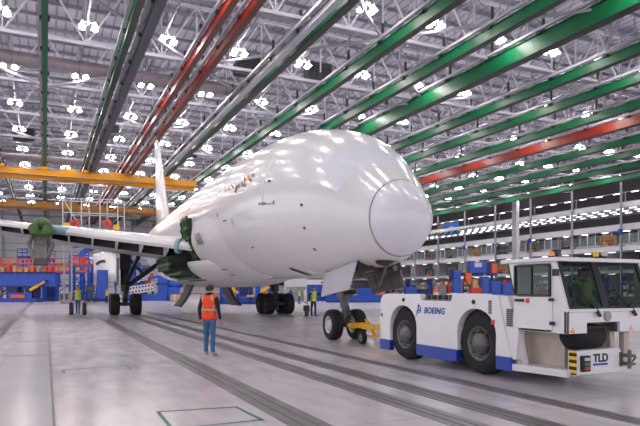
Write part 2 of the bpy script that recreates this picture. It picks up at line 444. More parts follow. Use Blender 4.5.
crane_rail(6.0, .5, .7, *G, 'green crane rail beside a grey twin, left of the red pair')
crane_rail(7.3, .7, .6, 'steel_gray', 'heater_gray', 'grey crane rail right beside the green one at the upper left')
crane_rail(11.9, .5, .7, 'rail_red', 'rail_brown', 'left rail of the red crane rail pair')
crane_rail(13.6, .5, .7, 'rail_red', 'rail_brown', 'right rail of the red crane rail pair')
crane_rail(18.4, .5, .5, 'steel_gray', 'steel_light', 'grey conduit rail hugging the first wide green rail')
crane_rail(19.4, .62, .85, *G, 'wide green crane rail, first right of the red pair, crossing above the tail')
crane_rail(26.0, .62, .9, *G, 'green crane rail, second right of the red pair, ending behind the fuselage top')
crane_rail(32.4, .62, .9, *G, 'green crane rail, third right of the red pair, above the cockpit')
crane_rail(37.9, .95, 1.45, *G, 'deepest and thickest green crane rail at the upper right')
crane_rail(45.7, .62, .85, *G, 'green crane rail just below the thickest one')
crane_rail(52.0, .62, .85, *G, 'green crane rail second below the thickest one')
crane_rail(59.3, .62, .85, *G, 'green crane rail just above the single red rail')
crane_rail(65.2, .8, 1.15, 'rail_red', 'rail_brown', 'single orange red crane rail at the right')
crane_rail(72.8, .62, .85, *G, 'green crane rail just below the single red rail')
crane_rail(80.0, .62, .85, *G, 'green crane rail second below the single red rail')
crane_rail(87.8, .62, .85, *G, 'green crane rail third below the single red rail')
crane_rail(96.5, .8, 1.0, *G, 'lowest green crane rail, nearest the mezzanine')

def bridge_crane(y, xa, xb, m, label, hoists, zb=19.62):
    t = thing('bridge_crane', label, 'crane', (0, y, zb), 0)
    for s in (-1.1, 1.1):
        b = MB(); b.box((xa, s-.25, 0), (xb, s+.25, 1.25), m); b.box((xa, s-.34, 1.2), (xb, s+.34, 1.28), m)
        for k in range(int((xb-xa)/2)): b.box((xa+2*k, s-.28, .05), (xa+2*k+.1, s+.28, 1.2), m)
        b.build('girder', t)
    b = MB(); b.box((xa, -2.1, .2), (xb, -1.4, .28), 'steel_gray')
    for k in range(int((xb-xa)/2)+1): b.bar((xa+2*k, -2.1, .2), (xa+2*k, -2.1, 1.3), .06, .06, 'crane_yellow')
    for z in (.75, 1.3): b.bar((xa, -2.1, z), (xb, -2.1, z), .06, .06, 'crane_yellow')
    b.build('walkway', t)
    for x in (-6.4, -.2, 6.0, 12.8, 19.4):
        if xa < x < xb:
            b = MB(); b.box((x-.5, -1.6, 1.28), (x+.5, 1.6, 1.75), m)
            for s in (-1.2, 1.2): b.cyl((x-.25, s, 1.7), (x+.25, s, 1.7), .22, 'rail_dark', n=12)
            b.build('end_truck', t)
    for x in hoists:
        b = MB(); b.box((x-1.2, -1.0, 1.0), (x+1.2, 1.0, 1.8), m); b.cyl((x-.8, 0, .9), (x+.8, 0, .9), .45, 'gear_dark')
        b.build('hoist_trolley', t, bevel=.05)
bridge_crane(106, -24, 24.5, 'crane_yellow', 'yellow double girder bridge crane across the hall at the left', (-8.2, 3.4, 11.0))
bridge_crane(147, -24, 33, 'crane_ochre', 'ochre bridge crane farther back, low over the wing', (4.0,))

# ducts, heaters
def duct(y, xa, xb, z, r, label):
    b = MB(); b.cyl((xa, y, z), (xb, y, z), r, 'duct_brown', n=18)
    k = xa
    while k < xb: b.cyl((k, y, z), (k+.12, y, z), r+.05, 'steel_gray', n=18); k += 3
    tag(b.build('air_duct'), label, 'duct')
duct(63.45, -30, 22, 23.88, .65, 'long round brown air duct crossing under the roof at the left')
duct(110.3, -30, 36, 23.88, .65, 'round air duct farther back under the roof')
for px, zc, lab in ((24, 90, 'dark square unit heater under the roof at the far left'), (110, 88, 'dark square unit heater under the roof left of the red rails'), (188, 100, 'dark square unit heater just left of the tail fin green rail'),
                    (248, 62, 'dark square unit heater above the fuselage'), (318, 64, 'dark square unit heater right above the cockpit')):
    p = at(px, zc, 25.2); t = thing('unit_heater', lab, 'heater', p, 0, 'unit heaters under the roof')
    b = MB(); b.box((-1.5, -.5, -1.1), (1.5, .5, 1.1), 'heater_gray'); b.build('casing', t, bevel=.05)
    b = MB(); b.box((-1.3, -.54, -.9), (1.3, -.5, .9), 'black_trim')
    for k in range(8): b.box((-1.3, -.6, -.85+.22*k), (1.3, -.54, -.8+.22*k), 'heater_gray')
    b.build('grille', t)
    b = MB(); b.cyl((-.9, 0, 1.1), (-.9, 0, 3.6), .04, 'steel_gray', n=6); b.cyl((.9, 0, 1.1), (.9, 0, 3.6), .04, 'steel_gray', n=6); b.build('hanger', t)

# tube lights under the top mezzanine soffit and on the wall above
tl = None
def tube_light(p, label, grp, l=1.5):
    global tl
    if tl is None:
        b = MB(); b.box((-.22, -l/2, 0), (.22, l/2, .1), 'lamp_body'); b.box((-.18, -l/2+.04, -.05), (.18, l/2-.04, 0), 'tube_glow')
        tl = b.build('tube_light'); o = tl
    else: o = tl.copy(); COL.objects.link(o)
    o.location = p; tag(o, label, 'lamp', grp)
for j in range(34):
    for r in range(3):
        p = (XR+1.2+3.2*r, 70+2.9*j+(r % 2)*1.2, 17.8)
        if seen(p): tube_light(p, 'small tube light in the rows under the top mezzanine soffit', 'tube lights under the soffit')
b = MB(); b.box((XR+.9, 60, 20.98), (XR+1.1, 199.5, 21.1), 'steel_light')
for j in range(10): b.box((XR+.95, 68.1+12*j, 18.3), (XR+1.05, 68.3+12*j, 21.0), 'steel_light')
struct(b, 'trim_5', 'light conduit above the top mezzanine edge')
for j in range(24):
    p = (XR+1.0, 74+4.1*j, 20.9)
    if seen(p): tube_light(p, 'small bright light in the line between lowest green rail and top mezzanine edge', 'lights above the top mezzanine edge')
for j in range(20):
    p = (XR+1.1, 70+5.0*j, 13.27)
    if seen(p): tube_light(p, 'small tube light over the glazed room fronts', 'tube lights over the glazed fronts')
for j in range(16):
    for z, lab in ((9.2, 'small tube light under the second mezzanine floor'), (4.75, 'small tube light under the lowest mezzanine floor')):
        p = (XR+2.0, 72+6.0*j, z)
        if seen(p): tube_light(p, lab, lab.replace('small tube light', 'tube lights'))

# ------------------------------------------------------------------ the airliner
S_ = [0,.03,.08,.16,.25,.5,1,1.5,2,3,4,5,6,7,8,10,12,16,37,41,45,49,53,56]
CR = [3.53,3.73,3.84,3.96,4.06,4.30,4.74,5.20,5.63,6.28,6.69,6.98,7.2,7.34,7.42,7.54,7.64,7.74,7.8,7.8,7.75,7.6,7.3,6.9]
KE = [3.53,3.31,3.2,3.08,2.98,2.77,2.51,2.37,2.28,2.16,2.10,2.08,2.07,2.06,2.06,2.07,2.1,2.15,2.2,2.7,3.5,4.5,5.6,6.4]
HW = [0,.21,.34,.46,.56,.76,1.02,1.26,1.46,1.83,2.13,2.37,2.56,2.7,2.79,2.9,2.94,2.95,2.95,2.75,2.3,1.7,.9,.25]
def interp(x, T):
    if x <= S_[0]: return T[0]
    for i in range(len(S_)-1):
        if x <= S_[i+1]:
            x0, x1 = S_[i], S_[i+1]; t = (x-x0)/(x1-x0)
            if i == 0 or i > len(S_)-3 or x < .3: return T[i]+(T[i+1]-T[i])*t
            m0 = (T[i+1]-T[i-1])/(S_[i+1]-S_[i-1])*(x1-x0); m1 = (T[i+2]-T[i])/(S_[i+2]-S_[i])*(x1-x0)
            return (2*t**3-3*t*t+1)*T[i]+(t**3-2*t*t+t)*m0+(-2*t**3+3*t*t)*T[i+1]+(t**3-t*t)*m1
    return T[-1]
def fus(s, a, off=0.0):                              # point of the hull at station s, angle a (deg, 0 = starboard side, 90 = crown)
    a = R(a)
    def p(s, a):
        cr, ke, hw = interp(s, CR), interp(s, KE), interp(s, HW)
        return Vector((s, hw*cos(a), (cr+ke)/2+(cr-ke)/2*sin(a)))
    q = p(s, a)
    if off:
        u = p(s, a+.01)-p(s, a-.01); v = p(s+.02, a)-p(max(s-.02, 0), a)
        n = u.cross(v)
        if n.length > 1e-9:
            n.normalize()
            c = Vector((s, 0, (interp(s, CR)+interp(s, KE))/2))
            if n.dot(q-c) < 0 : n = -n
            q = q+n*off
    return q
def seam_s(a): return .87-.05*sin(R(a))
def hull_rows(st, m, mb, n=96, f=None):
    rows = []
    for s in st: rows.append([fus(f(s, 360*i/n) if f else s, 360*i/n) for i in range(n)])
    mb.grid(rows, m, True, True)
def patch(mb, s0, s1, a0, a1, m, off=.012, ns=8, na=8, edge=None):
    rows = [[fus(s0+(s1-s0)*i/ns, a0+(a1-a0)*j/na, off) for j in range(na+1)] for i in range(ns+1)]
    mb.grid(rows, m, True)
def ribbon(mb, pts, w, m, off=.014):                 # thin strip along (s, a) points on the hull
    P = [fus(s, a, off) for s, a in pts]; L = []; Rr = []
    for i, p in enumerate(P):
        d = (P[min(i+1, len(P)-1)]-P[max(i-1, 0)]).normalized()
        s, a = pts[i]; n = (fus(s, a, .2)-fus(s, a)).normalized(); t = d.cross(n)*w/2
        L.append(p+t); Rr.append(p-t)
    mb.grid([L, Rr], m, True)

PA = math.atan2(.9987, .0487)
NOSE = Vector((8.86-.0487*4.5, 17.0-.9987*4.5, 0))
jet = thing('airliner', 'white unpainted airliner with its nose turned towards the tow tractor', 'airplane', NOSE, PA)
hull = MB()
st = [0]+[.87+.0*i for i in range(0)]
rear = [.9,1.0,1.15,1.3,1.5,1.75,2,2.25,2.5,2.75,3,3.4,3.8,4.2,4.6,5,5.5,6,6.5,7,7.5,8,9,10,11,12,13,14.5,16,18,20,23,26,29,32,35,37,38,39,40,41,42,43,44,45,46,47,48,49,50,51,52,53,54,55,56]
hull_rows([.87]+rear, 'white_paint', hull, f=lambda s, a: seam_s(a) if s < .88 else s)
fo = hull.build('fuselage', jet)
rd = MB(); ss = [0.0,.004,.012,.03,.05,.08,.12,.16,.2,.25,.32,.4,.5,.6,.7,.8,1.0]
hull_rows(ss, 'radome_paint', rd, f=lambda s, a: s*seam_s(a)); rdo = rd.build('radome', jet)
b = MB()
ribbon(b, [(seam_s(a), a) for a in range(0, 366, 4)], .035, 'seam', .008); b.build('seam', rdo)
# covered cockpit windows
b = MB()
rows = []
for i in range(13):
    t = i/12; a = 14+t*(166-14)
    lo = 1.2+.75*abs(math.cos(R(a)))**1.6; hi = lo+1.15
    rows.append([fus(lo+(hi-lo)*j/6, a, .012) for j in range(7)])
b.grid(rows, 'mask_film', True); b.build('windshield_cover', jet)
# boarding door
b = MB()
dz = [(5.58, 34-38*t/12) for t in range(13)]
ribbon(b, dz, .06, 'seam_light'); ribbon(b, [(s-.92, a) for s, a in dz], .02, 'seam_light')
ribbon(b, [(5.58-.92*t/6, 34) for t in range(7)], .02, 'seam_light')
d = b.build('door_outline', jet)
b = MB(); ribbon(b, [(5.75-.95*t/6, -3.6) for t in range(7)], .035, 'seam'); ribbon(b, [(5.75, -4.4), (5.75, -2.4)], .09, 'port_gray'); ribbon(b, [(5.6, -3.4), (5.35, -3.4)], .09, 'port_gray'); ribbon(b, [(4.82, -4.2), (4.82, -1.2)], .07, 'port_gray')
b.build('door_sill', jet)
b = MB(); patch(b, 5.1, 5.3, 12.6, 14.6, 'port_gray', .014, 3, 3); b.build('door_window', jet)
# probes and ports
for s, a, w, h, m in ((3.34, -4, .12, 2.2, 'port_black'), (3.42, -22.5, .1, 2.4, 'port_gray'), (3.46, -42, .12, 2.6, 'port_gray'), (7.58, -36, .18, 1.8, 'port_black'), (2.0, -78, .14, 4, 'port_gray'), (9.4, -10.5, .5, 1.2, 'port_gray'), (12.9, 8, .5, 1.4, 'decal_gray')):
    b = MB(); patch(b, s-w/2, s+w/2, a-h/2, a+h/2, m, .015, 3, 3); b.build('sensor_port', jet)
b = MB(); ribbon(b, [(6.38, -62), (6.25, -64.5), (6.1, -69), (6.1, -73), (6.15, -77)], .3, 'port_black', .02); b.build('drain_slot', jet)
b = MB(); rows = [[fus(1.25+.5*i/6, -90+(12+10*sin(pi*i/6))*(j/4)-2, .014) for j in range(5)] for i in range(7)]; b.grid(rows, 'port_black'); b.build('sensor_opening', jet)
# half finished livery marks, orange yellow and red
random.seed(3)
for s, a, ln, w, m in ((10.5, 15.5, 2.2, .16, 'decal_yellow'), (9.7, 16, 2.4, .2, 'decal_yellow'), (9.15, 15.2, 1.6, .14, 'decal_orange'), (8.75, 16.6, 3.0, .13, 'decal_orange'), (8.5, 14.2, 1.2, .12, 'decal_orange'), (8.0, 11.8, .8, .35, 'port_gray'),
                       (7.75, 14, 3.6, .13, 'decal_gray'), (7.45, 14.5, 3.8, .13, 'decal_gray'), (7.15, 13, 1.6, .14, 'decal_gray'), (7.3, 17.6, 3.4, .15, 'decal_red'), (6.95, 18, 3.8, .15, 'decal_orange'), (6.7, 16, 2.2, .14, 'decal_red'), (6.6, 19.6, 1.4, .14, 'decal_gray')):
    b = MB(); ribbon(b, [(s+.25*(k/4-.5), a-ln/2+ln*k/4) for k in range(5)], w*.8, m)
    b.build('livery_mark', jet)
b = MB(); patch(b, 17.0, 17.5, 15, 17, 'decal_blue', .015, 3, 3); b.build('tape_mark', jet)
b = MB(); patch(b, 10.28, 10.42, -6, -2.6, 'decal_blue', .02, 3, 3); b.build('tape_mark', jet)
b = MB(); patch(b, 8.5, 8.58, -16, -10, 'decal_green', .02, 3, 3); b.build('tape_mark', jet)
for k in range(7): b = MB(); patch(b, 16.4+.9*k, 17.0+.9*k, 9.5, 11, 'decal_yellow', .014, 2, 2); b.build('livery_mark', jet)
# wing to body fairing panels in front of the wing
b = MB(); rows = []
for i in range(15):
    t = i/14; s = 9.6+t*6.0; rows.append([])
    for j in range(15):
        u = j/14; a = 2-80*u
        e = min(1, 2.2*t)*min(1, 3*u)
        rows[-1].append(fus(s, a, -.02+.32*(e*e*(3-2*e))*(.4+.6*t)))
b.grid(rows, 'fairing_paint'); fr = b.build('belly_fairing', jet)
b = MB(); rows = []
for i in range(21):
    s = 12+i*.95; t = min(1, (s-12)/4)*min(1, (31.5-s)/5)
    rows.append([Vector((s, 3.0*sin(R(q))*(.6+.4*t), 3.0-(.75+.5*max(t, 0))*cos(R(q)))) for q in range(-90, 91, 10)])
b.grid(rows, 'fairing_paint'); b.build('belly_fairing', jet)
for k in range(4): b = MB(); patch(b, 14.2-.35*k, 14.35-.35*k, -24, -14, 'port_gray', .27, 2, 4); b.build('vent_slot', fr)
b = MB(); ribbon(b, [(13.2, -50), (12.2, -50), (12.2, -58), (13.2, -58), (13.2, -50)], .06, 'primer_dark', .31); b.build('access_panel', fr)
# open wing root in green primer
b = MB()
def ring(mb, s, a0, a1, r0, r1, m, th=.12, n=14):
    inn = []; out = []
    for i in range(n+1):
        a = a0+(a1-a0)*i/n
        inn.append(fus(s, a, r0)); out.append(fus(s, a, r1+.06*(i % 2)))
    for q0, q1, q2, q3 in zip(inn[:-1], inn[1:], out[1:], out[:-1]):
        e = Vector((th, 0, 0)); vs = [q0, q1, q2, q3, q0+e, q1+e, q2+e, q3+e]
        mb.add(vs, [(0,1,2,3),(7,6,5,4),(0,4,5,1),(1,5,6,2),(2,6,7,3),(3,7,4,0)], m)
for s, r, m in ((15.9, .28, 'primer_dark'), (16.5, .34, 'primer_green'), (17.1, .34, 'primer_dark')): ring(b, s, 3, -44, .02, r, m)
for a in range(-42, 4, 9):
    p, q = fus(15.8, a, .27), fus(17.3, a, .27); b.bar(p, q, .1, .16, 'primer_green')
b.build('wing_root_frame', jet)
b = MB()
for k in range(9):
    s = 17.0+.55*k
    b.prism([(2.1, 2.15), (3.2, 2.3), (3.9, 2.75), (4.0, 3.3), (2.6, 3.3), (2.1, 2.6)], (s, 0, 0), (0,1,0), (0,0,1), (.12, 0, 0), 'primer_green' if k % 2 else 'primer_dark')
for y, z in ((2.1, 2.15), (2.7, 2.22), (3.4, 2.45), (3.9, 2.9)): b.bar((16.8, y, z), (21.6, y, z), .12, .14, 'primer_green')
b.box((17.0, 2.1, 2.6), (21.5, 3.9, 3.3), 'primer_dark'); b.build('center_bay', jet)

# wings
def w_le(L): return 14.19+.67*L
def w_te(L): return 28.3+(L-3)*.21 if L < 10 else 29.77+(L-10)*.33
def w_z(L): return 3.72+.15*(L-3)+.0006*(L-3)**2
def wing(side, name):
    secs = []; Ls = [2.2, 3, 4, 5.5, 7, 8.5, 10, 12, 14, 17, 20, 23, 26, 28.2, 29.4, 30]
    b = MB(); up = []; lip = []; notch = []; low = []
    for L in Ls:
        le, te, z = w_le(L), w_te(L), w_z(L)
        if L > 28: te = min(te, w_te(28)+(L-28)*1.3); le = w_le(28)+(L-28)*1.4
        c = te-le; t = c*(.115 if L < 10 else .095) if L < 28 else c*.09
        P = lambda u, v: Vector((le+u*c, side*L, z+v*t))
        yt = lambda u: 5*.5*2*(.2969*u**.5-.126*u-.3516*u*u+.2843*u**3-.1015*u**4)*.5/.5
        U = [1,.85,.7,.55,.4,.28,.18,.1,.05,.02,.006,0]
        cu = .13
        up.append([P(u, yt(u)*.98+.0) for u in U])
        lip.append([P(u, -yt(u)*.9) for u in (0,.003,.006,.01)])
        notch.append([P(.01, -yt(.01)*.9), P(.018, .1), P(cu, -.02), P(cu, -yt(cu)*.85)])
        low.append([P(u, -yt(u)*(.85-.3*u)) for u in (cu,.15,.25,.4,.55,.7,.85,1)])
    b.grid(up, 'white_paint'); b.grid(lip, 'white_paint'); b.grid(notch, 'wing_dark', False); b.grid(low, 'wing_gray')
    b.add(up[0]+low[0][::-1], [tuple(range(len(up[0])+len(low[0])))], 'wing_gray'); b.add(up[-1]+low[-1], [tuple(range(len(up[-1])+len(low[-1])))], 'wing_gray')
    w = b.build(name, jet, fix=False)
    r0 = 3.9
    while r0 < (16 if side > 0 else 29):
        le, te, z = w_le(r0), w_te(r0), w_z(r0); c = te-le; t = c*(.115 if r0 < 10 else .095)
        m = MB(); m.prism([(.004, .08), (.008, -.1), (.03, -.24), (.13, -.42), (.13, -.02), (.03, .08)], (le, side*r0, z), (c, 0, 0), (0, 0, t), (.05, side*.09, 0), 'rib_white')
        m.build('rib', w); r0 += 1.15
    return w
# the wings
w1 = wing(1, 'wing'); w2 = wing(-1, 'wing')
b = MB(); b.cyl((w_le(3.35)+.35, 3.35, w_z(3.35)+.02), (w_le(3.35)+.45, 3.5, w_z(3.5)+.03), .4, 'cyan_seal', n=14); b.cyl((w_le(3.35)+.3, 3.28, w_z(3.3)), (w_le(3.35)+.36, 3.4, w_z(3.35)), .2, 'primer_dark', n=10); b.build('root_seal', w1)
b = MB(); b.cyl((w_le(8.6)+.16, 8.6, w_z(8.6)+.05), (w_le(9.3)+.16, 9.3, w_z(9.3)+.05), .22, 'cyan_seal', n=12); b.build('slat_seal', w1)
# bare engine pylon
def pylon(side):
    y = side*9.8; x = w_le(9.8); z = w_z(9.8)
    b = MB()
    b.prism([(-1.2, .1), (.4, .35), (3.5, .1), (3.5, -.5), (.8, -1.15), (-.2, -1.8), (-1.9, -1.9), (-2.1, -1.6), (-1.5, -.9)], (x, y-.32, z), (1,0,0), (0,0,1), (0,.64,0), 'bay_metal')
    for k in range(4): b.bar((x-1.75+.3*k, y-.35, z-1.9+.3*k), (x-1.75+.3*k, y+.35, z-1.9+.3*k), .14, .14, 'gear_metal')
    p = b.build('engine_pylon', jet, bevel=.06)
    b = MB()
    b.sphere((x-.5, y, z+.12), .78, 'primer_green', 16, (1.3, .62, .55)); 
    for s in (-1, 1): b.cyl((x-1.75, y+s*.32, z-.15), (x-1.2, y+s*.32, z-.15), .24, 'primer_green', n=12)
    b.box((x-1.6, y-.5, z-.45), (x-.4, y+.5, z-.15), 'primer_green')
    b.build('pylon_fairing', p, bevel=.05)
    b = MB()
    for s in (-1, 1):
        b.tube([(x-1.9, y+s*.3, z-1.6), (x-1.6, y+s*.55, z-.9), (x-1.2, y+s*.3, z-.35)], .1, 'hub_gray')
    b.build('mount_bracket', p)
pylon(1); pylon(-1)
# fin and tailplane
def surf(profile, name, horizontal=0):               # profile: (span, le, te, thickness)
    b = MB(); rows = []
    for h, le, te, th in profile:
        c = te-le; row = []
        for k in range(24):
            a = 2*pi*k/24; u = .5+.5*cos(a); v = th*sin(a)*(1-.55*u)
            row.append(Vector((le+u*c, v, h)) if not horizontal else Vector((le+u*c, horizontal*h, 6.3+.1*h+v)))
        rows.append(row)
    b.grid(rows, 'white_paint', True, True); b.add(rows[-1], [tuple(range(24))], 'white_paint')
    return b.build(name, jet)
surf([(7.2, 44.2, 54.4, .55), (8.5, 45.6, 54.6, .5), (13, 49.4, 55.6, .36), (17.6, 53.2, 56.6, .24), (18.3, 54.4, 56.9, .16)], 'tail_fin')
for s in (1, -1): surf([(1.2, 49.2, 54.8, .3), (9.6, 54.8, 57.2, .13)], 'tailplane', s)

# landing gear
def wheel(r, w, parent, loc, hub='hub_gray', axis=(0,1,0), name='wheel'):
    b = MB(); h = w/2
    b.lathe([(r*.56, -h*.9), (r*.7, -h), (r*.9, -h*.92), (r*.98, -h*.6), (r, -h*.25), (r*.985, -h*.22), (r*.985, -h*.16), (r, -h*.12), (r, h*.12), (r*.985, h*.16), (r*.985, h*.22), (r, h*.25), (r*.98, h*.6), (r*.9, h*.92), (r*.7, h), (r*.56, h*.9)], 'rubber', (0,0,0), axis, 28)
    for s in (-1, 1):
        b.lathe([(r*.57, s*h*.9), (r*.53, s*h*.86), (r*.5, s*h*.5), (r*.32, s*h*.45), (r*.3, s*h*.8), (r*.16, s*h*.85), (.001, s*h*.85)], hub, (0,0,0), axis, 20)
        for k in range(8):
            a = k*pi/4; q = Vector((cos(a)*r*.41, s*h*.52, sin(a)*r*.41))
            if abs(axis[1]) > .9: b.cyl(q-Vector((0, s*.03, 0)), q+Vector((0, s*.02, 0)), r*.05, 'port_black', n=6)
    return b.build(name, parent, loc=loc)
ng = MB(); gx = 4.5
ng.cyl((gx+.12, 0, 2.35), (gx+.02, 0, 1.05), .14, 'gear_metal'); ng.cyl((gx+.02, 0, 1.1), (gx, 0, .45), .1, 'hub_gray'); ng.cyl((gx, -.55, .49), (gx, .55, .49), .09, 'gear_metal')
ng.cyl((gx+.05, 0, 1.5), (gx-1.1, 0, 2.45), .07, 'gear_metal'); ng.box((gx-.22, -.2, 1.35), (gx+.22, .2, 1.75), 'gear_metal'); ng.bar((gx-.18, 0, 1.1), (gx-.35, 0, .8), .12, .05, 'gear_metal'); ng.bar((gx-.35, 0, .8), (gx-.1, 0, .5), .12, .05, 'gear_metal')
ng.cyl((gx-.3, -.22, 1.55), (gx-.3, .22, 1.55), .07, 'gear_dark')
ngo = ng.build('nose_landing_gear', jet)
for s in (-1, 1): wheel(.5, .38, ngo, (gx, s*.42, .5), 'hub_white')
b = MB(); b.cyl((gx-.12, -.12, 1.62), (gx-.26, -.12, 1.62), .09, 'hub_white'); b.cyl((gx-.12, .12, 1.62), (gx-.26, .12, 1.62), .09, 'hub_white'); b.build('taxi_light', ngo)
def slab(pts, th, m, name):
    b = MB(); P = [Vector(p) for p in pts]; n = (P[1]-P[0]).cross(P[3]-P[0]).normalized()*th
    vs = P+[p+n for p in P]; b.add(vs, [(0,1,2,3),(7,6,5,4),(0,4,5,1),(1,5,6,2),(2,6,7,3),(3,7,4,0)], m)
    return b.build(name, jet, bevel=.015)
slab([(1.95, .78, 2.42), (4.2, .78, 2.14), (4.0, 1.0, 1.4), (2.0, 1.0, 1.62)], .06, 'door_gray', 'nose_gear_door')
pd = slab([(2.2, -.72, 2.42), (4.4, -.78, 2.14), (4.2, -.92, 1.5), (2.15, -.9, 1.72)], .06, 'bay_metal', 'nose_gear_door')
b = MB()
for k in range(4): b.bar((2.35+.5*k, -.7, 2.2), (2.35+.5*k, -.84, 1.75), .06, .05, 'hub_gray')
b.bar((2.25, -.78, 2.0), (4.2, -.84, 1.82), .05, .05, 'hub_gray'); b.build('door_stiffener', pd)
b = MB(); b.box((2.1, -.7, 2.2), (4.9, .7, 2.7), 'dark_inside'); b.cyl((2.2, .2, 2.3), (3.6, .2, 2.15), .12, 'gear_metal'); b.cyl((1.8, -.35, 2.25), (4.2, -.35, 2.1), .08, 'gear_metal')
b.cyl((1.7, 0, 2.3), (2.9, -.4, 1.75), .05, 'hub_gray'); b.cyl((2.6, .45, 2.3), (3.3, -.5, 1.7), .04, 'hub_gray'); b.build('gear_bay', jet)

def main_gear(side):
    y, x = (5.3, 27.0) if side > 0 else (-4.1, 24.6)
    b = MB()
    b.cyl((x+.2, y, 4.0), (x, y, 1.5), .27, 'gear_dark'); b.cyl((x, y, 1.6), (x, y, .7), .17, 'gear_metal'); b.box((x-.3, y-.32, 2.9), (x+.3, y+.32, 4.0), 'gear_dark')
    b.bar((x-.9, y, .7), (x+.9, y, .7), .22, .26, 'gear_dark')
    for s in (-.73, .73): b.cyl((x+s, y-.75, .68), (x+s, y+.75, .68), .1, 'gear_metal')
    b.bar((x-.2, y, 1.5), (x-.65, y, 1.1), .18, .08, 'gear_metal'); b.bar((x-.65, y, 1.1), (x-.3, y, .8), .18, .08, 'gear_metal')
    g = b.build('main_landing_gear', jet, bevel=.02)
    b = MB(); b.cyl((x, y, 1.75), (x-.3, y-side*2.6, 3.7), .15, 'gear_dark'); b.cyl((x-.1, y-side*1.1, 2.65), (x+.2, y-side*.1, 3.8), .09, 'gear_metal'); b.build('side_brace', g)
    b = MB(); b.cyl((x, y, 1.9), (x-2.6, y-side*.6, 3.6), .13, 'gear_dark'); b.build('drag_brace', g)
    b = MB(); b.prism([(-.75, 0), (.6, 0), (.55, -1.7), (-.5, -1.75)], (x, y+side*.42, 3.6), (1,0,0), (0,0,1), (0, side*.06, 0), 'dark_panel'); b.build('gear_door', g)
    for dx in (-.73, .73):
        for dy in (-.66, .66): wheel(.69, .58, g, (x+dx, y+dy, .68), 'gear_dark')
main_gear(1); main_gear(-1)
# hanging belly gear doors, dark and curved
for y0, x0, sgn in ((1.25, 24.0, 1), (-1.0, 25.2, -1)):
    b = MB(); rows = []
    for i in range(9):
        t = i/8; z = 2.5-1.95*t; yy = y0+sgn*(.25*sin(t*2.2)+.75*t*t*t)
        rows.append([Vector((x0+2.8*j/4, yy, z)) for j in range(5)])
    b.grid(rows, 'dark_panel'); o = b.build('belly_gear_door', jet, solid=.09)

# the next airliner in the line
jet2 = thing('airliner', 'second white airliner farther back, only its nose showing among blue stands', 'airplane', at(110, 88, .3), pi/2)
for src in (fo, rdo):
    c = src.copy(); COL.objects.link(c); c.parent = jet2
b = MB(); rows = []
for i in range(9):
    a = 24+i*6; lo = 1.45+1.4*abs(math.cos(R(a)))**1.6; rows.append([fus(lo, a, .02), fus(lo+.75, a, .02)])
b.grid(rows, 'port_black'); b.build('windshield', jet2)
for x in (5, 27):
    for y in (-1.6, 1.6): b = MB(); b.bar((x, y, -.3), (x, y*.8, 2.5), .4, .4, 'eq_blue'); b.box((x-.5, y-.5, -.3), (x+.5, y+.5, -.15), 'eq_blue'); b.build('support_jack', jet2)

# ------------------------------------------------------------------ writing
def lettering(txt, size, m, parent, loc, rot, name='lettering', shear=0, bold=0., ext=.004, sp=1.0):
    c = bpy.data.curves.new(name, 'FONT'); c.body = txt; c.size = size; c.extrude = ext; c.shear = shear; c.offset = bold
    c.align_x = 'LEFT'; c.space_character = sp
    o = bpy.data.objects.new(name, c); COL.objects.link(o)
    dg = bpy.context.evaluated_depsgraph_get()
    me = bpy.data.meshes.new_from_object(o.evaluated_get(dg)); bpy.data.objects.remove(o); bpy.data.curves.remove(c)
    me.materials.clear(); me.materials.append(M[m])
    o = bpy.data.objects.new(name, me); COL.objects.link(o); o.parent = parent; o.location = loc; o.rotation_euler = rot
    return o

# ------------------------------------------------------------------ tow tractor (faces the camera side, -Y)
TX, TYY = 8.53, 9.7
tug = thing('tow_tractor', 'white airport tow tractor with blue skirt and glazed cab at right', 'tractor', (TX, TYY, 0))
def ty(Y): return Y-TYY
XS = -1.03
def side_profile():
    P = [(12.5, .42), (12.5, 1.28), (12.46, 1.42), (12.36, 1.51), (12.2, 1.54), (10.82, 1.54), (10.76, 1.4), (9.72, 1.4), (9.66, 1.54), (8.33, 1.54), (8.02, .42), (8.39, .42)]
    def arch(c, r, top):
        q = [(c-r, .42), (c-r, .8)]
        for k in range(1, 12):
            a = pi-pi*k/12; q.append((c+r*cos(a), .8+(top-.8)*sin(a)))
        return q+[(c+r, .8), (c+r, .42)]
    P += arch(8.95, .56, 1.27)[0:]
    P += arch(11.49, .55, 1.27)
    return [(ty(a), z) for a, z in P]
prof = side_profile()
b = MB(); b.prism(prof, (XS, 0, 0), (0,1,0), (0,0,1), (.16, 0, 0), 'tug_white')
b.build('side_panel', tug, bevel=.012)
b = MB(); b.prism(prof, (-XS-.16, 0, 0), (0,1,0), (0,0,1), (.16, 0, 0), 'tug_white'); b.build('side_panel', tug, bevel=.012)
for xa, xb in ((XS-.012, XS+.13), (-XS-.13, -XS+.012)):
    for ya, yb in ((12.05, 12.5), (9.52, 10.93), (8.0, 8.38)):
        b = MB(); b.box((xa, ty(ya), .18), (xb, ty(yb), .43), 'tug_blue'); b.build('skirt', tug, bevel=.01)
b = MB()
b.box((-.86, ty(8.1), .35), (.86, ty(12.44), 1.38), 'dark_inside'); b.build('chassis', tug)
b = MB(); b.box((-.87, ty(8.3), 1.38), (.87, ty(12.46), 1.5), 'tug_white')
b.box((-.88, ty(12.4), .42), (.88, ty(12.5), 1.46), 'tug_white'); b.build('deck', tug, bevel=.02)
b = MB(); b.box((-1.0, ty(9.76), 1.36), (-.3, ty(10.72), 1.43), 'bay_metal')
for k in range(9): b.box((-.99, ty(9.8+.1*k), 1.43), (-.32, ty(9.85+.1*k), 1.52), 'dark_inside' if k % 2 else 'bay_metal')
b.build('engine_grille', tug)
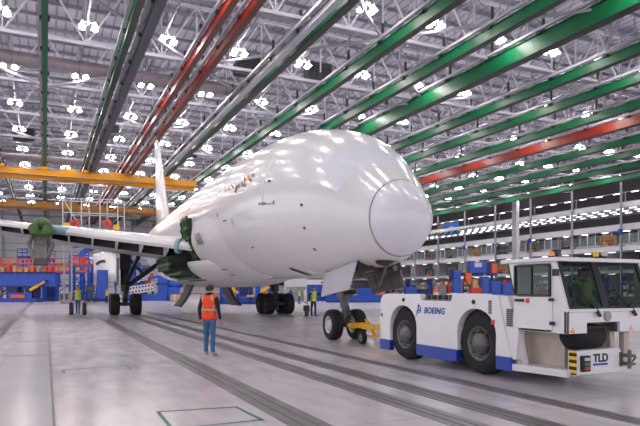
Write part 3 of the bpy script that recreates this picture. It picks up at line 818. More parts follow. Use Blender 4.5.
for yy in (11.5, 8.95):
    for s in (-1, 1):
        b = MB(); r, w = .6, .42
        o = wheel(r, w, tug, (s*.76, ty(yy)+(.03 if yy > 10 else 0), r), 'hub_gray', (1, 0, 0))
        b.lathe([(.001, s*.26), (.1, s*.26), (.12, s*.22), (.2, s*.2), (.2, s*.12)], 'hub_gray', (0,0,0), (1,0,0), 16)
        for k in range(8):
            a = k*pi/4; b.cyl((s*.15, cos(a)*.26, sin(a)*.26), (s*.2, cos(a)*.26, sin(a)*.26), .022, 'gear_metal', n=6)
        b.build('hub', o)
# small fittings on the side
for yy, z in ((11.45, 1.4), (9.0, 1.4)):
    b = MB(); b.cyl((XS-.02, ty(yy), z), (XS+.02, ty(yy), z), .045, 'black_trim', n=12); b.build('bung', tug)
b = MB(); b.box((XS-.02, ty(8.42), .99), (XS+.02, ty(8.5), 1.08), 'lamp_red'); b.build('marker_light', tug, bevel=.006)
b = MB(); b.box((XS-.02, ty(12.38), .98), (XS+.02, ty(12.44), 1.05), 'port_gray'); b.build('marker_light', tug)
for ya, yb, za, zb in ((8.5, 8.58, 1.18, 1.44),):
    b = MB(); b.box((XS-.006, ty(ya), za), (XS+.01, ty(yb), zb), 'eq_gray')
    for k in range(6): b.box((XS-.012, ty(ya), za+.02+.042*k), (XS+.01, ty(yb), za+.035+.042*k), 'port_gray')
    b.build('louvre', tug)
# swoosh badge and name on the side
b = MB()
cx, cz = ty(10.84), 1.185
ringp = [(cx+.075*cos(a*pi/8), cz+.085*sin(a*pi/8)+.02) for a in range(2, 15)]
for p, q in zip(ringp[:-1], ringp[1:]): b.bar((XS-.006, p[0], p[1]), (XS-.006, q[0], q[1]), .016, .01, 'text_blue')
b.prism([(.11, -.16), (.03, .06), (-.0, .14), (.0, .02)], (XS-.01, cx, cz), (0,1,0), (0,0,1), (.008,0,0), 'text_blue')
b.prism([(.14, -.03), (-.1, .02), (-.06, -.02)], (XS-.01, cx, cz), (0,1,0), (0,0,1), (.008,0,0), 'text_blue')
b.build('emblem', tug)
lettering('BOEING', .185, 'text_blue', tug, (XS-.008, ty(10.64), 1.125), (pi/2, 0, -pi/2), 'lettering', .25, .003, sp=1.12)
# cab
cb = MB()
YB, YF, YS, YT = 8.2, 6.77, 6.77, 7.03      # back, front foot, sill, windscreen top
ZB, ZS, ZR = .93, 1.3, 2.12
sidep = [(ty(YB), ZB), (ty(YF), ZB), (ty(YS), ZS), (ty(YT), ZR), (ty(YB), ZR)]
def yb(z): return ty(7.78)+(z-ZB)/(ZR-ZB)*.32
for x in (XS, -XS-.06):
    cb.prism([(yb(ZB), ZB), (ty(YF), ZB), (ty(YS), ZS), (ty(YS)+.05, ZS+.22), (yb(ZS+.22), ZS+.22)], (x, 0, 0), (0,1,0), (0,0,1), (.06, 0, 0), 'tug_white')
    cb.prism([(ty(7.84), ZS+.21), (yb(ZS+.21), ZS+.21), (yb(ZR), ZR), (ty(7.84), ZR)], (x, 0, 0), (0,1,0), (0,0,1), (.06, 0, 0), 'tug_white'); cb.box((x, ty(7.06), 2.07), (x+.06, ty(7.86), ZR), 'tug_white')
    cb.prism([(ty(YS)+.05, ZS+.21), (ty(7.09), ZS+.21), (ty(7.11), ZR), (ty(YT), ZR)], (x, 0, 0), (0,1,0), (0,0,1), (.06, 0, 0), 'tug_white')
def back(x0, x1, z0, z1): cb.prism([(yb(z0)-.05, z0), (yb(z0), z0), (yb(z1), z1), (yb(z1)-.05, z1)], (x0, 0, 0), (0,1,0), (0,0,1), (x1-x0, 0, 0), 'tug_white')
back(XS, -XS, ZB, 1.55); back(XS, -.5, 1.54, ZR); back(.75, -XS, 1.54, ZR)
cb.box((XS, ty(YF)+.3, ZB), (-XS, yb(ZB), ZB+.06), 'tug_white')
rx0, rx1, rz = 7.96-TX, 8.73-TX, 1.1
cb.prism([(XS, ZB), (rx0, ZB), (rx0, rz), (rx1, rz), (rx1, ZB), (-XS, ZB), (-XS, ZS), (XS, ZS)], (0, ty(YF), 0), (1,0,0), (0,0,1), (0, .06, 0), 'tug_white')
cb.box((rx0-.03, ty(YF)+.22, ZB), (rx1+.03, ty(YF)+.3, rz+.05), 'bay_metal'); cb.box((rx0-.03, ty(YF)+.03, rz), (rx1+.03, ty(YF)+.3, rz+.04), 'bay_metal')
for x in (rx0-.03, rx1): cb.box((x, ty(YF)+.05, ZB), (x+.03, ty(YF)+.3, rz), 'bay_metal')
cb.box((XS-.01, ty(YF)-.05, ZS-.02), (-XS+.01, ty(YF)+.06, ZS+.03), 'tug_white')
# windscreen pillars
sl = Vector((0, ty(YT)-ty(YS), ZR-ZS))
def wp(x, t, o=0): return Vector((x, ty(YS)+.03, ZS))+sl*t+Vector((0, -o, 0))
for x in (XS+.03, -XS-.03): cb.bar(wp(x, 0), wp(x, 1), .07, .08, 'tug_white', (0, 1, 0))
cb.bar(wp(8.4-TX, 0), wp(8.4-TX, 1), .06, .06, 'tug_white', (0, 1, 0))
cbo = cb.build('cab', tug, bevel=.012)
b = MB(); b.box((XS-.05, ty(YT)-.12, ZR-.02), (-XS+.05, ty(8.22), ZR+.05), 'tug_white'); b.box((XS+.065, ty(YT)+.06, ZR-.05), (-XS-.065, ty(8.0), ZR-.02), 'dark_inside'); b.build('roof', cbo, bevel=.02)
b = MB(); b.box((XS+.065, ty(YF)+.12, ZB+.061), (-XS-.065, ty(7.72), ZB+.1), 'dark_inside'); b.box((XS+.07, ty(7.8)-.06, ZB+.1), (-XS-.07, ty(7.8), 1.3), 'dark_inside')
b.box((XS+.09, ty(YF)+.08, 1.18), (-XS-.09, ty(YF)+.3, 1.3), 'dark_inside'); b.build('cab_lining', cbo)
def pane(x0, x1, t0, t1, name='windscreen'):
    g = MB(); cr = .05; pts = []
    for (cx_, cz_, a0) in ((x1-cr, t1-cr, 0), (x0+cr, t1-cr, 90), (x0+cr, t0+cr, 180), (x1-cr, t0+cr, 270)):
        for k in range(5): a = R(a0+90*k/4); pts.append((cx_+cr*cos(a), cz_+cr*sin(a)))
    L = sl.length; n = sl.cross(Vector((1,0,0))).normalized()
    P = [Vector((px_, ty(YS)+.03, ZS))+sl*(pz_/L) for px_, pz_ in pts]; off = n*.03 if n.y < 0 else n*-.03
    P = [p+off for p in P]
    g.add(P, [tuple(range(len(P)))], 'cab_glass'); o = g.build(name, cbo)
    f = MB(); c = sum(P, Vector())/len(P)
    for p, q in zip(P, P[1:]+P[:1]): f.bar(p, q, .075, .03, 'black_trim', n)
    f.build('gasket', o); return o
L_ = sl.length
p1 = pane(7.59-TX, 8.36-TX, .02, L_-.03); p2 = pane(8.44-TX, 9.47-TX, .02, L_-.03)
for x, dx in ((7.98-TX, .22), (8.8-TX, .26)):
    b = MB(); q0 = wp(x+dx, -.08, .05); q1 = wp(x-.05, .42, .04)
    b.bar(q0, q1, .025, .02, 'black_trim'); b.bar(wp(x+dx, -.12, .05), wp(x+dx-.1, .1, .06), .06, .04, 'black_trim'); b.bar(wp(x-.12, .6, .035), wp(x+.05, .18, .035), .02, .015, 'black_trim'); b.build('wiper', cbo)
# side window, door, handle
b = MB(); b.add([(XS-.005, ty(7.12), ZS+.27), (XS-.005, ty(7.86), ZS+.27), (XS-.005, ty(7.86), 2.03), (XS-.005, ty(7.12), 2.03)], [(0,1,2,3)], 'cab_glass'); sw = b.build('side_window', cbo)
b = MB()
q = [(ty(7.1), ZS+.25), (ty(7.88), ZS+.25), (ty(7.88), 2.05), (ty(7.1), 2.05)]
for p, r in zip(q, q[1:]+q[:1]): b.bar((XS-.008, p[0], p[1]), (XS-.008, r[0], r[1]), .03, .06, 'black_trim', (1,0,0))
b.bar((XS-.008, ty(7.5), ZS+.25), (XS-.008, ty(7.5), 2.05), .02, .03, 'black_trim', (1,0,0)); b.build('gasket', sw)
b = MB(); b.box((XS-.02, ty(7.05), ZB+.04), (XS-.002, ty(7.92), ZS+.22), 'tug_white'); dr = b.build('door', cbo, bevel=.008)
b = MB(); b.box((XS-.06, ty(7.66), 1.43), (XS-.02, ty(7.86), 1.48), 'black_trim'); b.build('handle', dr, bevel=.01)
b = MB(); b.box((XS-.05, ty(6.99), 1.06), (XS-.02, ty(7.08), 1.12), 'black_trim'); b.box((XS-.05, ty(7.02), 1.45), (XS-.02, ty(7.1), 1.5), 'black_trim'); b.build('hinge', dr)
b = MB(); b.box((XS-.023, ty(7.62), 1.41), (XS-.0195, ty(7.54), 1.49), 'eq_red'); b.build('sticker', dr)
for x, z in ((7.62-TX, .985), (9.0-TX, .985)):
    b = MB(); b.prism([(-.045, -.035), (.045, -.035), (0, .045)], (x, ty(YF)-.012, z), (1,0,0), (0,0,1), (0,.01,0), 'amber'); b.build('warning_sticker', cbo)
b = MB(); b.lathe([(.001, 0), (.085, 0), (.085, .01), (.06, .012), (.001, .012)], 'eq_gray', (8.42-TX, ty(YF)-.01, 1.2), (0,-1,0), 20); b.build('badge', cbo)
# mirrors, beacons, roof lights
for x, s in ((XS, -1), (-XS, 1)):
    b = MB(); b.bar((x, ty(6.98), 1.95), (x+s*.09, ty(6.9), 1.95), .02, .02, 'black_trim'); b.box((x+s*.04, ty(6.9)-.03, 1.86), (x+s*.16, ty(6.9)+.02, 1.97), 'black_trim'); b.build('mirror', cbo, bevel=.01)
def beacon(x, y, m):
    b = MB(); b.lathe([(.001, 0), (.055, 0), (.055, .02), (.045, .025)], 'black_trim', (x, y, ZR+.05)); b.lathe([(.045, .025), (.048, .08), (.035, .105), (.001, .11)], m, (x, y, ZR+.05)); b.build('beacon', cbo)
beacon(-.95, ty(7.15), 'amber'); beacon(-.12, ty(6.98), 'hazard_yellow')
b = MB(); b.cyl((-.78, ty(7.2), ZR+.05), (-.78, ty(7.2), ZR+.12), .03, 'black_trim'); b.box((-.86, ty(7.14), ZR+.1), (-.74, ty(7.24), ZR+.19), 'black_trim'); b.build('work_light', cbo, bevel=.01)
b = MB(); b.cyl((.12, ty(7.0), ZR+.05), (.12, ty(7.0), ZR+.1), .03, 'black_trim'); b.sphere((.12, ty(7.0), ZR+.14), .06, 'hub_white', 12); b.build('work_light', cbo)
b = MB(); b.bar((-.3, ty(6.95), ZR-.01), (-.55, ty(6.95), ZR+.04), .05, .04, 'black_trim'); b.build('work_light', cbo)
# seat and steering wheel
b = MB(); b.box((.08, ty(7.5), 1.0), (.62, ty(7.95), 1.2), 'dark_inside'); b.box((.08, ty(7.88), 1.18), (.62, ty(7.98), 1.7), 'dark_inside'); b.build('seat', cbo, bevel=.04)
b = MB()
pts = [Vector((.42+.17*cos(a*pi/10), ty(7.12)-.08*sin(a*pi/10), 1.5+.14*sin(a*pi/10))) for a in range(21)]
b.tube(pts, .016, 'black_trim', 6); b.bar((.42, ty(7.12), 1.5), (.42, ty(6.95), 1.3), .04, .04, 'black_trim'); b.bar(pts[0], pts[10], .03, .02, 'black_trim'); b.build('steering_wheel', cbo)
# low front frame, step well and bumper
b = MB()
b.prism([(XS+.02, 8.02), (XS+.2, 6.95), (9.15-TX, 6.95), (-XS-.02, 8.02)], (0, -TYY, .24), (1,0,0), (0,1,0), (0,0,.08), 'tug_white')
b.prism([(XS+.02, 8.02), (XS+.2, 6.95), (XS+.28, 6.95), (XS+.12, 8.02)], (0, -TYY, .2), (1,0,0), (0,1,0), (0,0,.07), 'tug_white'); b.build('front_frame', tug, bevel=.01)
b = MB(); b.box((-.55, ty(7.25), .32), (.5, ty(8.12), .93), 'tug_beige'); b.box((-.95, ty(8.02), .3), (.95, ty(8.12), .95), 'tug_beige')
b.bar((-.8, ty(8.0), .3), (-.92, ty(8.05), .95), .1, .3, 'tug_white', (0,1,0)); b.bar((.42, ty(7.1), .32), (.36, ty(7.1), .95), .12, .1, 'tug_beige', (0,1,0)); b.bar((.78, ty(7.15), .32), (.6, ty(7.0), .95), .14, .1, 'tug_beige', (0,1,0)); b.build('step_well', tug, bevel=.01)
b = MB(); b.lathe([(.001, -.4), (.14, -.4), (.22, -.3), (.25, 0), (.22, .3), (.14, .4), (.001, .4)], 'rubber', (-.26, ty(7.12), .86), (1,0,0), 24); b.build('air_spring', tug)
bx0, bx1 = 7.8-TX, 8.86-TX
b = MB(); b.prism([(bx0, .24), (bx1, .24), (bx1+.02, .6), (bx1-.03, .66), (bx0, .64)], (0, ty(6.86), 0), (1,0,0), (0,0,1), (0,.16,0), 'tug_white'); bo = b.build('bumper', tug, bevel=.015)
b = MB(); b.box((bx0-.006, ty(6.855), .25), (bx0+.02, ty(6.99), .63), 'hazard'); b.build('hazard_strip', bo)
b = MB(); b.box((bx0+.1, ty(6.8), .3), (bx0+.28, ty(6.86), .56), 'black_trim'); b.box((bx0+.13, ty(6.78), .48), (bx0+.25, ty(6.8), .53), 'hub_white'); b.box((bx0+.13, ty(6.78), .4), (bx0+.25, ty(6.8), .45), 'hub_gray'); b.box((bx0+.13, ty(6.78), .33), (bx0+.25, ty(6.8), .38), 'lamp_red'); b.build('lamp_cluster', bo, bevel=.008)
lettering('TLD', .19, 'text_black', bo, (bx0+.4, ty(6.855), .44), (pi/2, 0, 0), 'lettering', 0, .006)
b = MB(); b.box((bx0+.4, ty(6.852), .38), (bx0+.74, ty(6.86), .415), 'text_blue'); b.build('underline', bo)
b = MB(); b.box((bx1-.02, ty(6.72), .36), (bx1+.2, ty(6.95), .4), 'gear_metal'); b.box((bx1-.02, ty(6.72), .5), (bx1+.2, ty(6.95), .54), 'gear_metal'); b.cyl((bx1+.12, ty(6.78), .3), (bx1+.12, ty(6.78), .62), .03, 'hub_gray', n=10)
b.box((bx1-.03, ty(6.84), .34), (bx1+.03, ty(6.92), .58), 'gear_metal'); b.tube([(bx1+.2, ty(6.75), .5), (bx1+.3, ty(6.8), .48), (bx1+.28, ty(6.85), .4)], .015, 'black_trim', 6); b.build('hitch', bo, bevel=.006)
b = MB(); b.prism([(8.34, 1.52), (8.12, 1.52), (7.84, .9), (7.92, .4), (8.03, .4)], (-1.0, -TYY, 0), (0,1,0), (0,0,1), (.14,0,0), 'tug_white'); b.prism([(8.34, 1.52), (8.12, 1.52), (7.84, .9), (7.92, .4), (8.03, .4)], (.86, -TYY, 0), (0,1,0), (0,0,1), (.14,0,0), 'tug_white'); b.box((-.9, ty(8.08), .9), (.9, ty(8.3), 1.0), 'tug_white'); b.build('cab_support', tug)
b = MB(); b.box((-1.012, ty(7.99), .98), (-.99, ty(8.13), 1.3), 'eq_gray')
for k in range(9): b.box((-1.02, ty(7.99), .99+.035*k), (-.99, ty(8.13), 1.008+.035*k), 'port_gray')
b.build('louvre', tug)

# ------------------------------------------------------------------ tow bar between nose gear and tractor
tb = thing('tow_bar', 'yellow tow bar with two small wheels between nose gear and tow tractor', 'tow bar', (8.98, 15, 0))
b = MB(); b.bar((.0, 1.35, .5), (-.2, -2.28, .52), .14, .14, 'yellow_paint'); b.build('bar', tb, bevel=.01)
b = MB(); b.bar((-.32, 1.3, .5), (.34, 1.3, .5), .2, .16, 'yellow_paint')
for s in (-1, 1): b.bar((s*.24, 1.3, .5), (s*.2, 1.62, .5), .08, .1, 'yellow_paint')
b.bar((0, .6, .5), (0, .8, .72), .1, .06, 'yellow_paint'); b.bar((0, .5, .5), (0, 1.4, .5), .1, .1, 'yellow_paint'); b.build('head', tb, bevel=.01)
b = MB(); b.bar((-.35, .3, .24), (.35, .3, .24), .08, .08, 'yellow_paint'); b.bar((0, .3, .24), (0, .5, .5), .1, .08, 'yellow_paint'); b.box((-.17, .1, .42), (.15, .8, .58), 'yellow_paint'); b.build('axle_frame', tb, bevel=.01)
for s in (-1, 1): wheel(.2, .14, tb, (s*.42, .3, .2), 'hub_gray', (1, 0, 0))

# ------------------------------------------------------------------ people
def person(label, loc, rz, H=1.78, vest='vest_lime', shirt='shirt_black', legs='trousers_navy', hair='hair_dark', shoes='shoe_dark', larm=None, rarm=None, lleg=None, rleg=None, lean=0, headturn=0, dz=0):
    """arms: (elbow, wrist); legs: (knee, ankle); facing -Y, own left = +X"""
    t = thing('person', label, 'person', loc, rz, None)
    k = H/1.78
    V = []; E = []; RR = []; SEG = []
    def v(p, r, par=None, tg=None):
        V.append(Vector(p)); RR.append(r if isinstance(r, tuple) else (r, r)); i = len(V)-1
        if par is not None: E.append((par, i)); SEG.append((par, i, tg))
        return i
    ln = lambda z: -lean*(z-.95)
    pel = v((0, 0, .95+dz), (.15, .115)); wa = v((0, ln(1.1), 1.1+dz), (.145, .105), pel, 'torso'); ch = v((0, ln(1.3), 1.3+dz), (.17, .12), wa, 'torso')
    uc = v((0, ln(1.42)+.01, 1.425+dz), (.12, .085), ch, 'torso'); nk = v((0, ln(1.5)-.005, 1.51+dz), .056, uc, 'skin')
    h1 = v((0, ln(1.58)-.03, 1.585+dz), (.068, .08), nk, 'head'); h2 = v((0, ln(1.66)-.022, 1.67+dz), (.08, .1), h1, 'head'); h3 = v((0, ln(1.74)-.01, 1.735+dz), (.058, .072), h2, 'head')
    ht = R(headturn); hy = ln(1.64)-.025
    def hp(x, y, z): return (x*cos(ht)-y*sin(ht), hy+x*sin(ht)+y*cos(ht), z+dz)
    v(hp(0, -.118, 1.625), .013, h1, 'head')
    for s in (1, -1): v(hp(s*.092, .012, 1.64), (.012, .02), h2, 'head')
    L = {}
    for s, arm in ((1, larm), (-1, rarm)):
        el, wr = arm or ((.255, .04, 1.13), (.27, -.05, .89))
        el = Vector((s*el[0], el[1], el[2]+dz)); wr = Vector((s*wr[0], wr[1], wr[2]+dz))
        sh = v((s*.185, ln(1.42), 1.42+dz), .064, uc, 'torso'); e = v(el, .047, sh, 'sleeve'); w = v(wr, .032, e, 'sleeve')
        d = (wr-el).normalized(); side = Vector((0, -1, 0)) if abs(d.y) < .8 else Vector((0, 0, -1)); side = (side-d*side.dot(d)).normalized()
        n = d.cross(side)
        pm = v(wr+d*.07, (.034, .022), w, 'skin')
        for q in range(4):
            o = (q-1.5)*.02; l = (.07, .082, .078, .06)[q]
            f1 = v(wr+d*(.095+.0)+side*o*1.1, .0095, pm, 'skin'); f2 = v(wr+d*(.095+l*.5)+side*o*1.2-n*s*.008, .0085, f1, 'skin'); v(wr+d*(.095+l*.85)+side*o*1.2-n*s*.028, .0075, f2, 'skin')
        th = v(wr+d*.05+side*-.038, .011, pm, 'skin'); v(wr+d*.085+side*-.06, .009, th, 'skin')
        L[s] = wr+d*.12
    for s, leg in ((1, lleg), (-1, rleg)):
        kn, an = leg or ((.1, -.015, .5), (.115, .02, .09))
        kn = Vector((s*kn[0], kn[1], kn[2])); an = Vector((s*an[0], an[1], an[2]))
        hp_ = v((s*.085, 0, .9+dz), .1, pel, 'legs'); kk = v(kn, .066, hp_, 'legs'); a = v(an, .05, kk, 'legs')
        he = v(an+Vector((0, .035, -.05)), .04, a, 'shoe'); v(an+Vector((s*.015, -.09, -.052)), (.042, .036), a, 'shoe'); v(an+Vector((s*.025, -.165, -.06)), (.04, .028), len(V)-1, 'shoe')
    me = bpy.data.meshes.new('body'); me.from_pydata([p*k for p in V], E, []); o = bpy.data.objects.new('body', me); COL.objects.link(o)
    sk = o.modifiers.new('skin', 'SKIN'); sk.use_smooth_shade = True; ss = o.modifiers.new('sub', 'SUBSURF'); ss.levels = 2; ss.render_levels = 2
    for i, r in enumerate(RR):
        d = me.skin_vertices[0].data[i]; d.radius = (r[0]*k, r[1]*k); d.use_root = (i == 0)
    dg = bpy.context.evaluated_depsgraph_get(); m2 = bpy.data.meshes.new_from_object(o.evaluated_get(dg))
    bpy.data.objects.remove(o); bpy.data.meshes.remove(me); m2.name = 'body'
    names = [shirt, legs, 'skin', shoes]; m2.materials.clear()
    for n in names: m2.materials.append(M[n])
    idx = {'torso': 0, 'sleeve': 0, 'legs': 1, 'skin': 2, 'head': 2, 'shoe': 3}
    seg = []
    for p in m2.polygons:
        c = p.center/k; best = None
        for a, b_, tg in SEG:
            A, B = V[a], V[b_]; d = B-A; u = max(0, min(1, (c-A).dot(d)/d.length_squared)); dist = (c-(A+d*u)).length-(RR[a][0]*(1-u)+RR[b_][0]*u)
            if best is None or dist < best[0]: best = (dist, tg)
        tg = best[1]
        if tg == 'torso' and c.z < 1.0+dz: tg = 'legs' if c.z < .98+dz else 'torso'
        if tg == 'skin' and c.z > 1.4+dz and c.z < 1.47+dz: tg = 'torso'
        p.material_index = idx[tg]; p.use_smooth = True; seg.append(tg)
    body = bpy.data.objects.new('body', m2); COL.objects.link(body); body.parent = t
    def shell(name, sel, off, m):
        used = {}; vs = []; fs = []
        for p in m2.polygons:
            if not sel(p, seg[p.index]): continue
            f = []
            for i in p.vertices:
                if i not in used: used[i] = len(vs); vs.append(m2.vertices[i].co+m2.vertices[i].normal*off)
                f.append(used[i])
            fs.append(f)
        if not fs: return
        mb = MB(); mb.add(vs, fs, m, True); q = mb.build(name, body, fix=False)
        sd = q.modifiers.new('solid', 'SOLIDIFY'); sd.thickness = .008; sd.offset = 1
        return q
    shell('hair', lambda p, g: g == 'head' and (p.center.z/k-dz > 1.695 or (p.center.z/k-dz > 1.575 and (Vector((p.center.x/k, p.center.y/k-hy, 0)).dot(Vector((-sin(ht), cos(ht), 0)))) > .03)), .012, hair)
    if vest:
        shell('vest', lambda p, g: g in ('torso', 'legs') and .9 < p.center.z/k-dz < 1.47 and abs(p.center.x/k) < .215, .02, vest)
        shell('reflective_band', lambda p, g: g in ('torso',) and abs(p.center.x/k) < .2 and 1.1 < p.center.z/k-dz < 1.16, .031, 'reflective')
        shell('reflective_band', lambda p, g: g in ('torso',) and .09 < abs(p.center.x/k) < .125 and 1.16 < p.center.z/k-dz < 1.47, .031, 'reflective')
    return t, L, k
def fpos(px, py): return at(px, F_PX*EYE/(py-HORIZON))
# worker in the orange vest, seen from behind, looking towards the nose
po = fpos(209.5, 355.5)
person('person in orange vest and jeans seen from behind on the open floor', (po.x, po.y, 0), R(141), 1.8, 'vest_orange', 'shirt_black', 'jeans', 'hair_brown', 'shoe_gray',
       rarm=((.25, .03, 1.14), (.25, -.08, .9)), larm=((.25, .05, 1.13), (.25, -.02, .88)), lleg=((.1, -.04, .5), (.12, -.05, .09)), rleg=((.1, .02, .5), (.13, .1, .09)), headturn=18)
pk = fpos(78, 314.5)
person('person in lime vest walking with two black cases at far left', (pk.x, pk.y, 0), R(-20), 1.86, 'vest_lime', 'shirt_blue', 'jeans', 'hair_dark',
       larm=((.29, .03, 1.13), (.34, -.02, .9)), rarm=((.29, .03, 1.13), (.34, -.02, .9)), lleg=((.1, -.08, .5), (.1, -.06, .09)), rleg=((.1, .05, .5), (.11, .16, .1)))
for s in (-1, 1):
    c = Vector((pk.x+s*.41*cos(R(-20)), pk.y+s*.41*sin(R(-20)), 0))
    t = thing('carry_case', 'tall black case carried on the %s side of the far left walker' % ('left' if s < 0 else 'right'), 'case', c, R(-20))
    b = MB(); b.box((-.1, -.17, .1), (.1, .17, .76), 'black_trim'); b.build('shell', t, bevel=.03)
    b = MB(); b.tube([(0, -.1, .76), (0, -.08, .84), (0, .08, .84), (0, .1, .76)], .018, 'black_trim', 6); b.build('handle', t)
    b = MB()
    for q in (-.12, .12): b.cyl((-.1, q, .05), (.1, q, .05), .05, 'rubber', n=12)
    b.box((-.06, -.15, .04), (.06, .15, .11), 'gear_dark'); b.build('caster', t)
pm_ = fpos(313.5, 316)
_, LH, kk = person('person in lime vest over black clothes pointing, behind the nose gear', (pm_.x, pm_.y, 0), R(10), 1.8, 'vest_lime', 'shirt_black', 'shirt_black', 'hair_brown',
       larm=((.34, -.08, 1.3), (.55, -.16, 1.27)), rarm=((.28, .04, 1.13), (.33, .0, .9)), lleg=((.1, -.05, .5), (.11, -.02, .09)), rleg=((.11, .03, .5), (.13, .06, .09)))
c = pm_+Matrix.Rotation(R(10), 3, 'Z') @ Vector((-.5, 0, 0))
t = thing('tool_bag', 'small black bag standing by the pointing person behind the nose gear', 'bag', (c.x, c.y, 0), R(10))
b = MB(); b.box((-.13, -.22, .28), (.1, .2, .66), 'black_trim'); b.box((-.08, -.16, .0), (.06, .14, .28), 'black_trim'); b.build('pouch', t, bevel=.04)
b = MB(); b.tube([(0, -.1, .66), (0, -.06, .8), (0, .06, .8), (0, .1, .66)], .015, 'black_trim', 6); b.build('strap', t)
pq = at(106.5, 68); person('person in lime vest beside the blue cover, behind the main gear', (pq.x, pq.y, 0), R(40), 1.75, 'vest_lime', 'eq_navy', 'trousers_navy', 'hair_dark')
for px, zc, v_, sh, lab in ((291, 62, None, 'shirt_blue', 'person in blue work clothes standing just right of the main wheels'), (299, 66, 'vest_lime', 'shirt_blue', 'person in pale lime vest and blue trousers right of the main wheels'), (305, 70, None, 'wall_white', 'person in white overalls left of the blue curtain wall')):
    p = at(px, zc); person(lab, (p.x, p.y, 0), R(px % 90), 1.76, v_, sh, 'wall_white' if sh == 'wall_white' else 'jeans', 'hair_dark')
# driver in the cab
person('person driving the tow tractor in a lime vest', (TX+.36, ty(7.66)+TYY, .44), R(4), 1.74, 'vest_lime', 'eq_green', 'trousers_navy', 'hair_dark', dz=-.12,
       larm=((.3, -.14, 1.14), (.32, -.4, 1.1)), rarm=((.27, -.1, 1.12), (.2, -.34, 1.02)), lleg=((.14, -.44, .86), (.15, -.5, .62)), rleg=((.14, -.44, .86), (.15, -.5, .62)))

# ------------------------------------------------------------------ blue assembly equipment
def eq(name, label, cat, px, zc, rz=None, group=None):
    p = at(px, zc); return thing(name, label, cat, p, -YAW if rz is None else rz, group)      # local x to the right of the view, y away, z up
def part(t, name, boxes=(), bars=(), cyls=(), bevel=.02):
    b = MB()
    for lo, hi, m in boxes: b.box(lo, hi, m)
    for p, q, w, m in bars: b.bar(p, q, w, w, m)
    for p, q, r, m in cyls: b.cyl(p, q, r, m, n=14)
    return b.build(name, t, bevel=bevel)
def rails(t, x0, x1, y0, y1, z, m, name='guardrail'):
    b = MB()
    pts = [(x0, y0), (x1, y0), (x1, y1), (x0, y1)]
    for p, q in zip(pts, pts[1:]+pts[:1]):
        for h in (.55, 1.1): b.bar((p[0], p[1], z+h), (q[0], q[1], z+h), .09, .09, m)
        n = max(1, int((Vector(q)-Vector(p)).length/1.2))
        for k in range(n): c = Vector(p).lerp(Vector(q), k/n); b.bar((c.x, c.y, z), (c.x, c.y, z+1.1), .09, .09, m)
    return b.build(name, t)
def stair(t, x0, z0, x1, z1, y, m, m2):
    b = MB(); n = max(4, int(abs(z1-z0)/.25))
    for s in (0, .9): b.bar((x0, y+s, z0), (x1, y+s, z1), .12, .25, m); b.bar((x0, y+s, z0+1), (x1, y+s, z1+1), .07, .07, m); b.bar((x0, y+s, z0), (x0, y+s, z0+1), .07, .07, m); b.bar((x1, y+s, z1), (x1, y+s, z1+1), .07, .07, m)
    for k in range(n): u = (k+.5)/n; b.box((x0+(x1-x0)*u-.14, y, z0+(z1-z0)*u-.03), (x0+(x1-x0)*u+.14, y+.9, z0+(z1-z0)*u+.03), m2)
    b.build('stair', t)
def stand(name, label, px, zc, w, d, h, rail='eq_orange', legs='eq_blue', deck='eq_orange', st=None, arch=False, brace=True):
    t = eq(name, label, 'work stand', px, zc)
    part(t, 'deck', [((-w/2, 0, h-.3), (w/2, d, h), deck), ((-w/2-.02, -.02, h-.55), (w/2+.02, .1, h-.3), legs)])
    for x in (-w/2+.15, w/2-.15):
        for y in (.15, d-.15): part(t, 'leg', [((x-.14, y-.14, 0), (x+.14, y+.14, h-.3), legs), ((x-.25, y-.25, 0), (x+.25, y+.25, .12), legs)])
    if brace: part(t, 'brace', bars=[((-w/2+.15, .15, .4), (w/2-.15, .15, h-.6), .12, legs), ((w/2-.15, .15, .4), (-w/2+.15, .15, h-.6), .12, legs), ((-w/2, .15, h*.5), (w/2, .15, h*.5), .12, legs)])
    rails(t, -w/2+.06, w/2-.06, .06, d-.06, h, rail)
    if st: stair(t, *st, -1.0, rail, deck)
    return t
Q = 74/586.0
# far left: long blue jig
t = eq('assembly_jig', 'long blue assembly jig with an orange plate at the far left edge', 'jig', 24, 74)
part(t, 'beam', [((-7, 0, 2.0), (3.9, 1.6, 3.6), 'eq_blue'), ((-7, -.1, 1.9), (3.9, 1.7, 2.05), 'eq_navy'), ((-7, -.1, 3.55), (3.9, 1.7, 3.7), 'eq_navy')])
for x in (-5.5, -1.6, .8): part(t, 'leg', [((x-.7, .1, .25), (x+.7, 1.4, 2.0), 'eq_navy')])
part(t, 'base', [((-6.4, -.3, 0), (1.8, 1.8, .45), 'eq_blue'), ((-1.9, -.25, .45), (1.1, -.1, 1.2), 'eq_blue')])
part(t, 'plate', [((-1.5, -.4, .5), (.3, -.31, .95), 'eq_orange')])
part(t, 'hydraulic_cylinder', cyls=[((1.1, -.6, 1.5), (2.0, -.6, 2.05), .2, 'yellow_paint'), ((2.0, -.6, 2.05), (2.9, -.6, 2.6), .13, 'yellow_paint')], bars=[((1.1, -.6, 1.5), (1.1, .3, 1.4), .2, 'eq_navy'), ((2.9, -.6, 2.6), (2.9, .1, 2.7), .2, 'eq_navy')])
part(t, 'hydraulic_cylinder', cyls=[((-4.2, -.6, 1.6), (-2.6, -.6, 1.2), .24, 'yellow_paint')], bars=[((-2.7, -.6, 1.2), (-2.7, .3, 1.4), .2, 'eq_navy')])
random.seed(11)
for k in range(9):
    x = -2.9+.75*k; h = .3+random.random()*.9
    part(t, 'clamp', [((x-.22, .3, 3.7), (x+.22, 1.0, 3.7+h), random.choice(['eq_orange', 'eq_gray', 'eq_navy', 'eq_red', 'eq_tan'])), ((x-.3, .2, 3.7), (x+.3, 1.1, 3.82), 'eq_navy')])
